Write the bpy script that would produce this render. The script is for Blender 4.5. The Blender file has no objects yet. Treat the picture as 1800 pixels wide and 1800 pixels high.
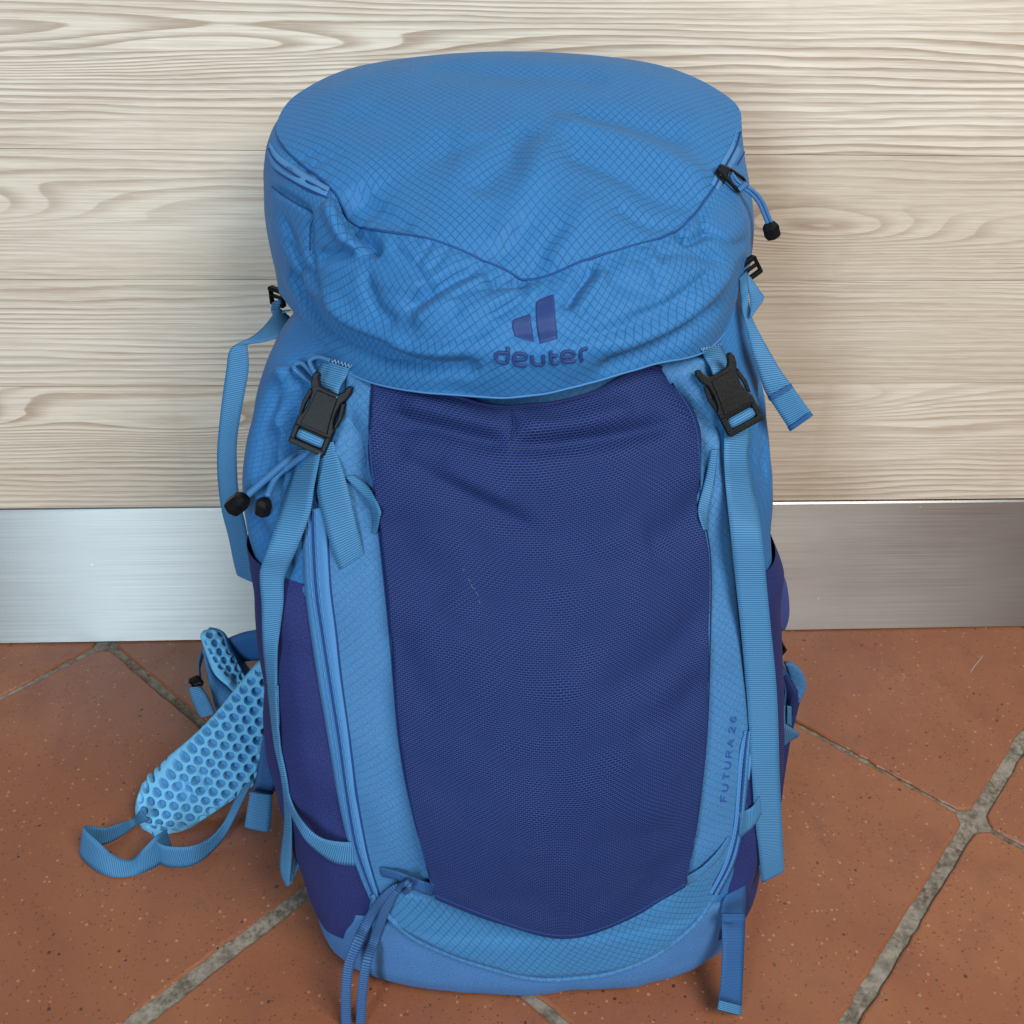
import bpy, bmesh, math, random
import numpy as np
from mathutils import Vector, Matrix
from mathutils.bvhtree import BVHTree

random.seed(7)
rng = np.random.default_rng(7)
SC = bpy.context.scene
COL = SC.collection

# ------------------------------------------------------------------ camera
RX = np.array([0.99857965, -0.04898065, 0.02096599])
UX = np.array([0.01045492, 0.56600178, 0.82433772])
FW = np.array([0.05224338, 0.82294768, -0.56570995])
FPX = 1804.48
CAM = np.array([0.0, -0.88, 0.7757366])
cd = bpy.data.cameras.new('camera')
co = bpy.data.objects.new('camera', cd)
COL.objects.link(co)
M4 = Matrix.Identity(4)
for i in range(3):
    M4[i][0], M4[i][1], M4[i][2], M4[i][3] = RX[i], UX[i], -FW[i], CAM[i]
co.matrix_world = M4
cd.sensor_width = 36.0
cd.lens = FPX / 1800 * 36.0
cd.clip_start, cd.clip_end = 0.02, 50
SC.camera = co

# ------------------------------------------------------------------ light
w = bpy.data.worlds.new('World')
SC.world = w
w.use_nodes = True
w.node_tree.nodes['Background'].inputs[0].default_value = (0.86, 0.93, 1.0, 1)
w.node_tree.nodes['Background'].inputs[1].default_value = 0.09


def area(name, loc, target, sx, sy, power, color):
    ld = bpy.data.lights.new(name, 'AREA')
    ld.shape = 'RECTANGLE'
    ld.size, ld.size_y, ld.energy, ld.color = sx, sy, power, color
    o = bpy.data.objects.new(name, ld)
    COL.objects.link(o)
    o.location = loc
    o.rotation_euler = (Vector(target) - Vector(loc)).to_track_quat('-Z', 'Y').to_euler()
    return o


area('window_light_right', (1.05, -1.65, 2.15), (0.0, -0.2, 0.3), 1.25, 1.25, 76, (1.0, 0.965, 0.91))
area('door_light_left', (-1.35, -3.0, 1.15), (-0.2, 0.0, 0.2), 0.5, 2.2, 82, (0.70, 0.88, 1.0))
SC.view_settings.view_transform = 'Standard'
SC.view_settings.look = 'None'
SC.view_settings.exposure = 0.0
SC.view_settings.gamma = 1.0
SC.view_settings.use_curve_mapping = False


# ------------------------------------------------------------------ helpers
def rays(px):
    px = np.atleast_2d(np.asarray(px, float))
    return FW + (px[:, :1] - 900) / FPX * RX - (px[:, 1:2] - 900) / FPX * UX


def at_y(px, Y):
    """the point of the sight line through a pixel that lies in the upright plane y = Y"""
    d = rays(px)
    t = (np.asarray(Y, float).reshape(-1) - CAM[1]) / d[:, 1]
    return CAM + d * t[:, None]


def on_floor(px, z=0.0):
    d = rays(px)
    return CAM + d * ((z - CAM[2]) / d[:, 2])[:, None]


def mk(name, V, F, mat, parent=None, uv=None, smooth=True, inv=None):
    me = bpy.data.meshes.new(name)
    me.from_pydata([tuple(map(float, v)) for v in V], [], [tuple(map(int, f)) for f in F])
    if uv is not None:
        lay = me.uv_layers.new(name='UVMap')
        idx = np.empty(len(me.loops), dtype=np.int32)
        me.loops.foreach_get('vertex_index', idx)
        lay.data.foreach_set('uv', np.asarray(uv, np.float32)[idx].ravel())
    if smooth:
        me.polygons.foreach_set('use_smooth', [True] * len(me.polygons))
    me.materials.append(mat)
    me.update()
    o = bpy.data.objects.new(name, me)
    COL.objects.link(o)
    if parent is not None:
        o.parent = parent
        if parent.type == 'EMPTY' and parent.parent is None:
            o.matrix_parent_inverse = Matrix.Translation(parent.location).inverted()
    return o


def fix_normals(o):
    bm = bmesh.new()
    bm.from_mesh(o.data)
    bmesh.ops.recalc_face_normals(bm, faces=bm.faces)
    bm.to_mesh(o.data)
    bm.free()
    return o


def empty(name, loc, label, cat):
    o = bpy.data.objects.new(name, None)
    COL.objects.link(o)
    o.location = loc
    o.empty_display_size = 0.05
    o['label'], o['category'] = label, cat
    return o


def grid_faces(n, m, close=False):
    """faces of an n x m grid of points (row-major); close joins the last column to the first"""
    F = []
    mm = m if close else m - 1
    for i in range(n - 1):
        for j in range(mm):
            j2 = (j + 1) % m
            F.append((i * m + j, i * m + j2, (i + 1) * m + j2, (i + 1) * m + j))
    return F


def grid_normals(P, close=False):
    if close:
        du = np.roll(P, -1, 1) - np.roll(P, 1, 1)
    else:
        du = np.gradient(P, axis=1)
    dv = np.gradient(P, axis=0)
    N = np.cross(du, dv)
    L = np.linalg.norm(N, axis=2, keepdims=True)
    return N / np.maximum(L, 1e-12)


def catmull(P, n, closed=False):
    """n samples per span through the points P"""
    P = np.asarray(P, float)
    k = len(P)
    out = []
    spans = k if closed else k - 1
    for i in range(spans):
        if closed:
            a, b, c, d = P[(i - 1) % k], P[i], P[(i + 1) % k], P[(i + 2) % k]
        else:
            a, b, c, d = P[max(i - 1, 0)], P[i], P[i + 1], P[min(i + 2, k - 1)]
        t = np.arange(n)[:, None] / n
        out.append(0.5 * (2 * b + (c - a) * t + (2 * a - 5 * b + 4 * c - d) * t ** 2 + (-a + 3 * b - 3 * c + d) * t ** 3))
    if not closed:
        out.append(P[-1:])
    return np.concatenate(out)


def resample(P, n, smooth=True):
    P = np.asarray(P, float)
    if smooth and len(P) > 2:
        P = catmull(P, 8)
    s = np.r_[0, np.cumsum(np.linalg.norm(np.diff(P, axis=0), axis=1))]
    t = np.linspace(0, s[-1], n)
    return np.stack([np.interp(t, s, P[:, k]) for k in range(P.shape[1])], 1)


def hash3(i, j, k):
    h = (i * 374761393 + j * 668265263 + k * 2147483647 + 12345) & 0xFFFFFFFF
    h = ((h ^ (h >> 13)) * 1274126177) & 0xFFFFFFFF
    return ((h ^ (h >> 16)) & 0xFFFF) / 65535.0


def vnoise(P, scale):
    Q = np.asarray(P) * scale
    I = np.floor(Q).astype(np.int64)
    f = Q - I
    f = f * f * (3 - 2 * f)
    r = 0
    for a in (0, 1):
        for b in (0, 1):
            for c in (0, 1):
                wgt = (f[..., 0] if a else 1 - f[..., 0]) * (f[..., 1] if b else 1 - f[..., 1]) * (f[..., 2] if c else 1 - f[..., 2])
                r = r + wgt * hash3(I[..., 0] + a, I[..., 1] + b, I[..., 2] + c)
    return r * 2 - 1


class Surf:
    """things already built that later parts lie on"""
    def __init__(self, parts):
        V, F, off = [], [], 0
        for v, f in parts:
            V += [tuple(map(float, p)) for p in v]
            F += [tuple(int(i) + off for i in q) for q in f]
            off += len(v)
        self.t = BVHTree.FromPolygons(V, F)

    def hit(self, px):
        d = Vector(rays([px])[0]).normalized()
        loc, nor, _, _ = self.t.ray_cast(Vector(CAM), d)
        if loc is None:
            # just outside the outline: slide to the nearest point of the surface
            p, dd = Vector(CAM) + d * 0.9, None
            for _ in range(4):
                q, nor, _, dd = self.t.find_nearest(p)
                p = Vector(CAM) + d * (q - Vector(CAM)).dot(d)
            return np.array(q), np.array(nor)
        if nor.dot(d) > 0:
            nor = -nor
        return np.array(loc), np.array(nor)

    def pts(self, pxs):
        return np.array([self.hit(p)[0] for p in pxs])


def crease(V, N, surf, specs):
    """press valleys (amp < 0) and raise ridges (amp > 0) along lines lying on the cloth"""
    sh = V.shape
    V = V.reshape(-1, 3).copy()
    N = N.reshape(-1, 3)
    base = V.copy()
    for line, amp, wid in specs:
        L = surf.pts(resample(line, 36))
        tt = np.linspace(0, 1, len(L))
        wt = np.clip(np.sin(np.pi * np.clip(tt, 0.02, 0.98)) * 2.2, 0, 1)
        lo, hi = L.min(0) - 3 * wid, L.max(0) + 3 * wid
        m = np.where(np.all((base > lo) & (base < hi), axis=1))[0]
        if len(m) == 0:
            continue
        d2 = ((base[m][:, None, :] - L[None]) ** 2).sum(2)
        k = d2.argmin(1)
        g = amp * wt[k] * np.exp(-d2[np.arange(len(m)), k] / wid ** 2)
        V[m] += N[m] * g[:, None]
    return V.reshape(sh)


def coons(top, right, bottom, left, n, m):
    """px grid: rows run top to bottom, columns left to right"""
    T, B = resample(top, m), resample(bottom, m)
    L, R = resample(left, n), resample(right, n)
    u = np.linspace(0, 1, m)[None, :, None]
    v = np.linspace(0, 1, n)[:, None, None]
    return ((1 - v) * T[None] + v * B[None] + (1 - u) * L[:, None] + u * R[:, None]
            - ((1 - u) * (1 - v) * T[0] + u * (1 - v) * T[-1] + (1 - u) * v * B[0] + u * v * B[-1]))


def grid_uv(P):
    n, m, _ = P.shape
    du = np.linalg.norm(np.diff(P, axis=1), axis=2)
    dv = np.linalg.norm(np.diff(P, axis=0), axis=2)
    U = np.concatenate([np.zeros((n, 1)), np.cumsum(du, 1)], 1)
    U = U - U[:, m // 2:m // 2 + 1]
    W = np.concatenate([np.zeros((1, m)), np.cumsum(dv, 0)], 0)
    W = np.repeat(W[:, m // 2:m // 2 + 1], m, 1)
    return np.stack([U, -W], 2).reshape(-1, 2)


def outward(N, P):
    """turn a field of normals towards the camera side"""
    s = np.sign(((CAM - P) * N).sum(2, keepdims=True))
    return N * np.where(np.median(s) < 0, -1, 1)


def smooth_grid(P, it=1):
    for _ in range(it):
        Q = P.copy()
        Q[1:-1] = 0.25 * P[:-2] + 0.5 * P[1:-1] + 0.25 * P[2:]
        P = Q.copy()
        P[:, 1:-1] = 0.25 * Q[:, :-2] + 0.5 * Q[:, 1:-1] + 0.25 * Q[:, 2:]
    return P


def drape(name, surf, edges, n, m, th, mat, parent, creases=(), bulge=0.0, lip=0.004, wob=0.0, wscale=30, free_top=False):
    G = coons(*edges, n, m)
    P = surf.pts(G.reshape(-1, 2)).reshape(n, m, 3)
    P = smooth_grid(P, 2)
    N = outward(grid_normals(P), P)
    uv = grid_uv(P)
    u = np.linspace(0, 1, m)[None, :]
    v = np.linspace(0, 1, n)[:, None]
    wd = np.linalg.norm(P[n // 2, -1] - P[n // 2, 0])
    ht = np.linalg.norm(P[-1, m // 2] - P[0, m // 2])
    e = np.minimum(np.minimum(u, 1 - u) * wd, (np.minimum(1 - v, 1.0) if free_top else np.minimum(v, 1 - v)) * ht)
    prof = np.clip(e / lip, 0, 1)
    prof = prof * prof * (3 - 2 * prof)
    off = (th + 0.0006) * prof - 0.0006 + bulge * np.sin(np.pi * u) * np.sin(np.pi * np.clip(v, 0, 1)) ** 0.7
    if free_top:                      # held flat where its mouth is sewn in at both ends
        off = off * (1 - 0.85 * np.exp(-(v / 0.05) ** 2) * (1 - np.sin(np.pi * u) ** 0.45))
    if wob:
        off = off + wob * vnoise(P, wscale) * np.clip(e / 0.02, 0, 1)
    P2 = P + N * off[..., None]
    if creases:
        P2 = crease(P2, N, Surf([(P2.reshape(-1, 3), grid_faces(n, m))]), creases)
        # cloth pressed in by a fold still lies on what is behind it
        dep = ((P2 - P) * N).sum(2)
        P2 = P2 + N * (np.clip(0.0022 - dep, 0, None) * (prof > 0.6))[..., None]
    F = grid_faces(n, m)
    o = mk(name, P2.reshape(-1, 3), F, mat, parent, uv)
    return o, (P2.reshape(-1, 3), F)


def ribbon_mesh(L, R, th=0.0014):
    """webbing between two edge lines, with thickness"""
    mid = 0.5 * (L + R)
    T = np.gradient(mid, axis=0)
    Wd = R - L
    Nn = np.cross(Wd, T)
    Nn /= np.maximum(np.linalg.norm(Nn, axis=1, keepdims=True), 1e-9)
    flip = np.sign(((CAM - mid) * Nn).sum(1).sum())
    Nn *= flip if flip else 1
    k = 6
    V, UV = [], []
    s = np.r_[0, np.cumsum(np.linalg.norm(np.diff(mid, axis=0), axis=1))]
    wid = np.full(len(mid), np.linalg.norm(Wd, axis=1).max())
    for i in range(len(mid)):
        for a in range(k):
            f = a / (k - 1)
            q = th * (0.5 if 0 < a < k - 1 else 0.28)
            V.append(L[i] + Wd[i] * f + Nn[i] * q)
            UV.append((f * wid[i], s[i]))
        for a in range(k - 1, -1, -1):
            f = a / (k - 1)
            q = th * (0.5 if 0 < a < k - 1 else 0.28)
            V.append(L[i] + Wd[i] * f - Nn[i] * q)
            UV.append((f * wid[i], s[i]))
    F = grid_faces(len(mid), 2 * k, True)
    F.append(tuple(range(2 * k - 1, -1, -1)))
    b = (len(mid) - 1) * 2 * k
    F.append(tuple(range(b, b + 2 * k)))
    return np.array(V), F, np.array(UV)


def edge_pt(surf, px, o, guard=0.0):
    if o < 0:
        p = at_y([px], o)[0]
        if guard:                     # a hanging strap lies on the bag where the bag is in its way
            d = p - CAM
            L_ = np.linalg.norm(d)
            loc, _, _, dist = surf.t.ray_cast(Vector(CAM), Vector(d / L_))
            if loc is not None and dist - guard < L_:
                p = CAM + d / L_ * (dist - guard)
        return p
    p, n = surf.hit(px)
    d = p - CAM
    return p - d / np.linalg.norm(d) * o


def ribbon(name, surf, st, mat, parent, th=0.0014, n=8, guard=0.0):
    """stations (xl, yl, xr, yr, depth[, depth_right]); depth < 0 is a world y, >= 0 a gap in front of what lies behind"""
    L, R = [], []
    for q in st:
        if q[4] == 'stand':           # stands upright on its lower edge on the floor
            b = on_floor([(q[2], q[3])], 0.001)[0]
            R.append(b)
            L.append(at_y([(q[0], q[1])], b[1] + q[5])[0])
        else:
            L.append(edge_pt(surf, q[:2], q[4], guard))
            R.append(edge_pt(surf, q[2:4], q[5] if len(q) > 5 else q[4], guard))
    A = catmull(np.concatenate([np.array(L), np.array(R)], 1), n)
    V, F, UV = ribbon_mesh(A[:, :3], A[:, 3:], th)
    o = mk(name, V, F, mat, parent, UV)
    fix_normals(o)
    return o, (V, F)


def tube_mesh(P, r, k=8, flat=1.0, nref=None):
    P = np.asarray(P, float)
    T = np.gradient(P, axis=0)
    T /= np.maximum(np.linalg.norm(T, axis=1, keepdims=True), 1e-9)
    ref = np.array(nref if nref is not None else (0.3, -0.8, 0.5))
    A = np.cross(T, ref)
    A /= np.maximum(np.linalg.norm(A, axis=1, keepdims=True), 1e-9)
    B = np.cross(A, T)
    r = np.broadcast_to(np.asarray(r, float), (len(P),))
    V, UV = [], []
    s = np.r_[0, np.cumsum(np.linalg.norm(np.diff(P, axis=0), axis=1))]
    for i in range(len(P)):
        for a in range(k):
            t = 2 * math.pi * a / k
            V.append(P[i] + r[i] * (A[i] * math.cos(t) + flat * B[i] * math.sin(t)))
            UV.append((a / k * 0.01, s[i]))
    F = grid_faces(len(P), k, True)
    F.append(tuple(range(k - 1, -1, -1)))
    b = (len(P) - 1) * k
    F.append(tuple(range(b, b + k)))
    return np.array(V), F, np.array(UV)


def tube(name, P, r, mat, parent, k=8, flat=1.0, nref=None):
    V, F, UV = tube_mesh(P, r, k, flat, nref)
    return fix_normals(mk(name, V, F, mat, parent, UV))


def frame_at(center, down, toward=None):
    """local axes of a hard part: y runs up its length, z faces the camera"""
    c = np.asarray(center, float)
    y = -np.asarray(down, float)
    y /= np.linalg.norm(y)
    z = (CAM - c) if toward is None else np.asarray(toward, float)
    z = z - y * z.dot(y)
    z /= np.linalg.norm(z)
    x = np.cross(y, z)
    return c, x, y, z


def prisms(name, pieces, fr, mat, parent, bevel=0.0008):
    """outlines (x, y) in mm with a z range, given thickness, bevelled, joined into one hard part"""
    c, x, y, z = fr
    bm = bmesh.new()
    for poly, z0, z1 in pieces:
        lo = [bm.verts.new(Vector(c + (x * p[0] + y * p[1] + z * z0) * 0.001)) for p in poly]
        hi = [bm.verts.new(Vector(c + (x * p[0] + y * p[1] + z * z1) * 0.001)) for p in poly]
        bm.faces.new(lo[::-1])
        bm.faces.new(hi)
        k = len(poly)
        for i in range(k):
            bm.faces.new((lo[i], lo[(i + 1) % k], hi[(i + 1) % k], hi[i]))
    bmesh.ops.recalc_face_normals(bm, faces=bm.faces)
    bmesh.ops.bevel(bm, geom=list(bm.edges), offset=bevel, segments=2, affect='EDGES', profile=0.6, clamp_overlap=True)
    me = bpy.data.meshes.new(name)
    bm.to_mesh(me)
    bm.free()
    me.materials.append(mat)
    o = bpy.data.objects.new(name, me)
    COL.objects.link(o)
    o.parent = parent
    if parent.type == 'EMPTY' and parent.parent is None:
        o.matrix_parent_inverse = Matrix.Translation(parent.location).inverted()
    return o


# ------------------------------------------------------------------ materials
class NT:
    def __init__(self, name, rough=0.6, spec=0.3):
        self.m = bpy.data.materials.new(name)
        self.m.use_nodes = True
        self.t = self.m.node_tree
        self.b = self.t.nodes['Principled BSDF']
        self.b.inputs['Roughness'].default_value = rough
        self.b.inputs['Specular IOR Level'].default_value = spec

    def n(self, typ, **kw):
        nd = self.t.nodes.new(typ)
        for k, v in kw.items():
            setattr(nd, k, v)
        return nd

    def lk(self, a, b):
        self.t.links.new(a, b)

    def val(self, x, sock):
        if isinstance(x, (int, float)):
            sock.default_value = x
        elif isinstance(x, tuple):
            sock.default_value = x if len(x) == 4 or sock.type == 'VECTOR' else (*x, 1)
        else:
            self.lk(x, sock)

    def math(self, op, a, b=0.0, c=0.0, clamp=False):
        nd = self.n('ShaderNodeMath', operation=op, use_clamp=clamp)
        self.val(a, nd.inputs[0])
        self.val(b, nd.inputs[1])
        self.val(c, nd.inputs[2])
        return nd.outputs[0]

    def mix(self, f, a, b, mode='MIX'):
        nd = self.n('ShaderNodeMix', data_type='RGBA', blend_type=mode)
        self.val(f, nd.inputs[0])
        self.val(a, nd.inputs[6])
        self.val(b, nd.inputs[7])
        return nd.outputs[2]

    def uv(self):
        return self.n('ShaderNodeTexCoord').outputs['UV']

    def obj(self):
        return self.n('ShaderNodeTexCoord').outputs['Object']

    def mapping(self, vec, scale=(1, 1, 1), rot=(0, 0, 0), loc=(0, 0, 0)):
        nd = self.n('ShaderNodeMapping')
        self.lk(vec, nd.inputs[0])
        nd.inputs['Scale'].default_value = scale
        nd.inputs['Rotation'].default_value = rot
        nd.inputs['Location'].default_value = loc
        return nd.outputs[0]

    def noise(self, vec, scale, detail=3, rough=0.5, dist=0.0, out='Fac'):
        nd = self.n('ShaderNodeTexNoise')
        self.lk(vec, nd.inputs['Vector'])
        nd.inputs['Scale'].default_value = scale
        nd.inputs['Detail'].default_value = detail
        nd.inputs['Roughness'].default_value = rough
        nd.inputs['Distortion'].default_value = dist
        return nd.outputs[out]

    def ramp(self, f, stops):
        nd = self.n('ShaderNodeValToRGB')
        self.lk(f, nd.inputs[0])
        els = nd.color_ramp.elements
        while len(els) < len(stops):
            els.new(0.5)
        for e, (p, c) in zip(els, stops):
            e.position = p
            e.color = (*c, 1) if len(c) == 3 else c
        return nd.outputs[0]

    def rng(self, f, a, b, c=0.0, d=1.0):
        nd = self.n('ShaderNodeMapRange', interpolation_type='SMOOTHSTEP')
        self.val(f, nd.inputs[0])
        for i, x in enumerate((a, b, c, d)):
            nd.inputs[i + 1].default_value = x
        return nd.outputs[0]

    def sep(self, v):
        nd = self.n('ShaderNodeSeparateXYZ')
        self.lk(v, nd.inputs[0])
        return nd.outputs

    def bump(self, h, strength, dist):
        nd = self.n('ShaderNodeBump')
        self.val(h, nd.inputs['Height'])
        nd.inputs['Strength'].default_value = strength
        nd.inputs['Distance'].default_value = dist
        self.lk(nd.outputs[0], self.b.inputs['Normal'])
        return nd

    def color(self, c):
        self.val(c, self.b.inputs['Base Color'])

    def rough(self, c):
        self.val(c, self.b.inputs['Roughness'])


def ripstop(name, base, line, cell=0.0043, strength=0.72, grain=2600, gmix=0.16):
    t = NT(name, 0.62, 0.22)
    v = t.mapping(t.uv(), scale=(1 / cell, 0.92 / cell, 1), rot=(0, 0, 0))
    v = t.mapping(v, rot=(0, 0, math.radians(45)))
    s = t.sep(v)
    fx = t.math('PINGPONG', s[0], 0.5)
    fy = t.math('PINGPONG', s[1], 0.5)
    mn = t.math('MINIMUM', fx, fy)
    ln = t.rng(mn, 0.025, 0.09, 1.0, 0.0)
    big = t.noise(t.uv(), 26, 3)
    # the ripstop thread shows more in some places of the cloth than in others
    fade = t.rng(big, 0.3, 0.6, 0.55, 1.0)
    fine = t.noise(t.mapping(t.uv(), scale=(1, 1, 1)), grain, 3, 0.65)
    c = t.mix(t.math('MULTIPLY', t.math('MULTIPLY', ln, strength), fade), base, line)
    c = t.mix(t.rng(fine, 0.35, 0.68, 0.0, gmix), c, (base[0] * 2.0 + 0.02, base[1] * 1.35, base[2] * 1.15))
    t.color(c)
    t.rough(t.math('SUBTRACT', 0.64, t.math('MULTIPLY', ln, 0.22)))
    t.b.inputs['Sheen Weight'].default_value = 0.04
    t.b.inputs['Sheen Roughness'].default_value = 0.4
    h = t.math('ADD', t.math('MULTIPLY', ln, 0.9), t.math('MULTIPLY', fine, 0.5))
    t.bump(h, 0.6, 0.0005)
    return t.m


def plain_cloth(name, base, hi, grain=1500, rough=0.7, sheen=0.02):
    t = NT(name, rough, 0.18)
    fine = t.noise(t.uv(), grain, 3, 0.6)
    c = t.mix(t.rng(fine, 0.3, 0.72), base, hi)
    big = t.noise(t.uv(), 30, 3)
    c = t.mix(t.rng(big, 0.3, 0.75, 0, 0.18), c, hi)
    t.color(c)
    t.b.inputs['Sheen Weight'].default_value = sheen
    t.bump(fine, 0.4, 0.0004)
    return t.m


def net_cloth(name, thread, hole):
    t = NT(name, 0.7, 0.14)
    wv = t.noise(t.uv(), 14, 2, out='Color')
    v = t.n('ShaderNodeMix', data_type='VECTOR')
    v.inputs[0].default_value = 0.0035
    t.lk(t.uv(), v.inputs[4])
    t.lk(wv, v.inputs[5])
    br = t.n('ShaderNodeTexBrick')
    t.lk(v.outputs[1], br.inputs['Vector'])
    br.inputs['Scale'].default_value = 1.0
    br.inputs['Brick Width'].default_value = 0.0030
    br.inputs['Row Height'].default_value = 0.00150
    br.inputs['Mortar Size'].default_value = 0.00040
    br.inputs['Mortar Smooth'].default_value = 0.7
    br.offset = 0.5
    f = br.outputs['Fac']
    fine = t.noise(t.uv(), 2200, 2)
    th = t.mix(t.rng(fine, 0.3, 0.7), thread, tuple(min(1, x * 1.45) for x in thread))
    dusty = t.noise(t.uv(), 22, 4, 0.65)
    th = t.mix(t.rng(dusty, 0.4, 0.75, 0.0, 0.3), th, (0.045, 0.075, 0.24))
    t.color(t.mix(f, hole, th))
    t.bump(t.math('ADD', f, t.math('MULTIPLY', fine, 0.3)), 0.6, 0.0006)
    return t.m


def webbing(name, base, dark, period=0.00185):
    t = NT(name, 0.55, 0.3)
    s = t.sep(t.uv())
    ph = t.math('MULTIPLY', s[1], 1 / period)
    f = t.math('PINGPONG', ph, 0.5)
    f = t.rng(f, 0.05, 0.3)
    fine = t.noise(t.uv(), 1900, 2)
    c = t.mix(f, dark, base)
    c = t.mix(t.rng(fine, 0.35, 0.7, 0, 0.3), c, tuple(min(1, x * 1.3 + 0.01) for x in base))
    t.color(c)
    t.bump(t.math('ADD', f, t.math('MULTIPLY', fine, 0.25)), 0.75, 0.0006)
    return t.m


def simple(name, base, rough=0.5, spec=0.4, grain=0.0, gscale=900):
    t = NT(name, rough, spec)
    t.color((*base, 1))
    if grain:
        nz = t.noise(t.obj(), gscale, 3)
        t.color(t.mix(t.rng(nz, 0.3, 0.7), base, tuple(x * (1 + grain) + 0.002 for x in base)))
        t.bump(nz, 0.25, 0.0003)
    return t.m


BLUE = (0.022, 0.138, 0.345)
M_LID = ripstop('ripstop_blue', BLUE, (0.006, 0.056, 0.17))
M_SIDE = ripstop('ripstop_blue_side', (0.019, 0.125, 0.32), (0.011, 0.076, 0.22), strength=0.6)
M_BAND = ripstop('ripstop_blue_band', (0.033, 0.155, 0.335), (0.010, 0.066, 0.18), cell=0.0046)
M_PANEL = ripstop('panel_blue', (0.029, 0.138, 0.315), (0.014, 0.085, 0.22), cell=0.0046, strength=0.35, grain=700, gmix=0.6)
M_BASE = plain_cloth('base_blue', (0.032, 0.108, 0.27), (0.062, 0.165, 0.36), 800)
M_NAVY = plain_cloth('side_navy', (0.008, 0.0135, 0.075), (0.019, 0.029, 0.135), 700)
M_NET = net_cloth('net_navy', (0.019, 0.040, 0.155), (0.005, 0.011, 0.052))
M_WEB = webbing('webbing_blue', (0.052, 0.192, 0.37), (0.020, 0.09, 0.215), 0.0016)
M_WEBD = webbing('webbing_deep_blue', (0.022, 0.098, 0.265), (0.011, 0.06, 0.18), 0.0011)
M_TAPE = plain_cloth('zip_tape', (0.045, 0.165, 0.37), (0.07, 0.21, 0.43), 2200)
M_DARKSEAM = simple('seam_thread', (0.012, 0.04, 0.16), 0.8, 0.2)
M_SEAM = simple('piping_blue', (0.009, 0.055, 0.19), 0.7, 0.25)
M_BLACK = simple('black_plastic', (0.0045, 0.0045, 0.005), 0.36, 0.10, 0.4, 500)
M_LOGO = plain_cloth('embroidery_navy', (0.010, 0.027, 0.115), (0.025, 0.054, 0.18), 1400, 0.5)
M_PRINT = simple('print_deep_blue', (0.016, 0.07, 0.26), 0.6, 0.3)
M_FOAM = plain_cloth('spacer_foam', (0.11, 0.36, 0.60), (0.16, 0.44, 0.68), 1100, 0.8)
M_BACK = plain_cloth('backing_cloth', (0.05, 0.19, 0.39), (0.07, 0.24, 0.46), 900)
M_CORD = webbing('cord_blue', (0.045, 0.165, 0.37), (0.02, 0.085, 0.23), 0.0013)
M_TIE = webbing('tie_cord_blue', (0.032, 0.11, 0.27), (0.007, 0.03, 0.11), 0.0021)
M_TACK = simple('pale_stitch', (0.20, 0.32, 0.50), 0.7, 0.3)
M_LINT = simple('white_thread', (0.13, 0.16, 0.30), 0.7, 0.3)


def wood(name, off, eyes, tone):
    t = NT(name, 0.5, 0.35)
    s = t.sep(t.obj())
    X, Z = s[0], s[2]
    comb = t.n('ShaderNodeCombineXYZ')
    t.lk(X, comb.inputs[0])
    t.val(off, comb.inputs[1])
    t.lk(Z, comb.inputs[2])
    v = comb.outputs[0]
    slow = t.noise(t.mapping(v, scale=(1.6, 1, 9)), 1.0, 3, 0.55)
    wob = t.noise(t.mapping(v, scale=(7, 1, 38)), 1.0, 3, 0.5)
    h = t.math('MULTIPLY', Z, 150)
    h = t.math('ADD', h, t.math('MULTIPLY', slow, 4.5))
    h = t.math('ADD', h, t.math('MULTIPLY', wob, 1.0))
    for ex, ez, sx, sz, am in eyes:
        dx = t.math('POWER', t.math('ABSOLUTE', t.math('MULTIPLY', t.math('SUBTRACT', X, ex), 1 / sx)), 2.0)
        dz = t.math('POWER', t.math('ABSOLUTE', t.math('MULTIPLY', t.math('SUBTRACT', Z, ez), 1 / sz)), 2.0)
        h = t.math('ADD', h, t.math('MULTIPLY', am, t.math('EXPONENT', t.math('MULTIPLY', -1.0, t.math('ADD', dx, dz)))))
    f = t.math('FRACT', h)
    # slow rise through the pale wood, quick fall after the dark ring
    ring = t.math('MULTIPLY', t.rng(f, 0.30, 0.90), t.rng(f, 0.92, 1.0, 1.0, 0.0))
    dens = t.noise(t.mapping(v, scale=(2.2, 1, 17), loc=(3, 0, 5)), 1.0, 3, 0.5)
    ring = t.math('MULTIPLY', ring, t.rng(dens, 0.32, 0.68, 0.12, 0.95))
    fib = t.noise(t.mapping(v, scale=(9, 1, 620)), 1.0, 3, 0.6)
    fib2 = t.noise(t.mapping(v, scale=(40, 1, 1500)), 1.0, 2, 0.6)
    tonev = t.noise(t.mapping(v, scale=(1.2, 1, 6), loc=(8, 0, 1)), 1.0, 2, 0.5)
    pale = t.mix(t.rng(tonev, 0.3, 0.7), tone[0], tone[1])
    c = t.mix(ring, pale, tone[2])
    c = t.mix(t.rng(fib, 0.35, 0.75, 0.0, 0.55), c, tone[2])
    c = t.mix(t.rng(fib2, 0.45, 0.8, 0.0, 0.25), c, (0.82, 0.77, 0.70))
    # faint upright stains
    st = t.noise(t.mapping(v, scale=(22, 1, 1.3), loc=(1.7, 0, 0)), 1.0, 2, 0.5)
    c = t.mix(t.rng(st, 0.62, 0.8, 0.0, 0.22), c, (0.40, 0.31, 0.22))
    t.color(c)
    t.rough(t.rng(ring, 0, 1, 0.5, 0.42))
    t.bump(t.math('ADD', t.math('MULTIPLY', ring, 0.8), t.math('MULTIPLY', fib, 0.5)), 0.25, 0.0006)
    return t.m


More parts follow.
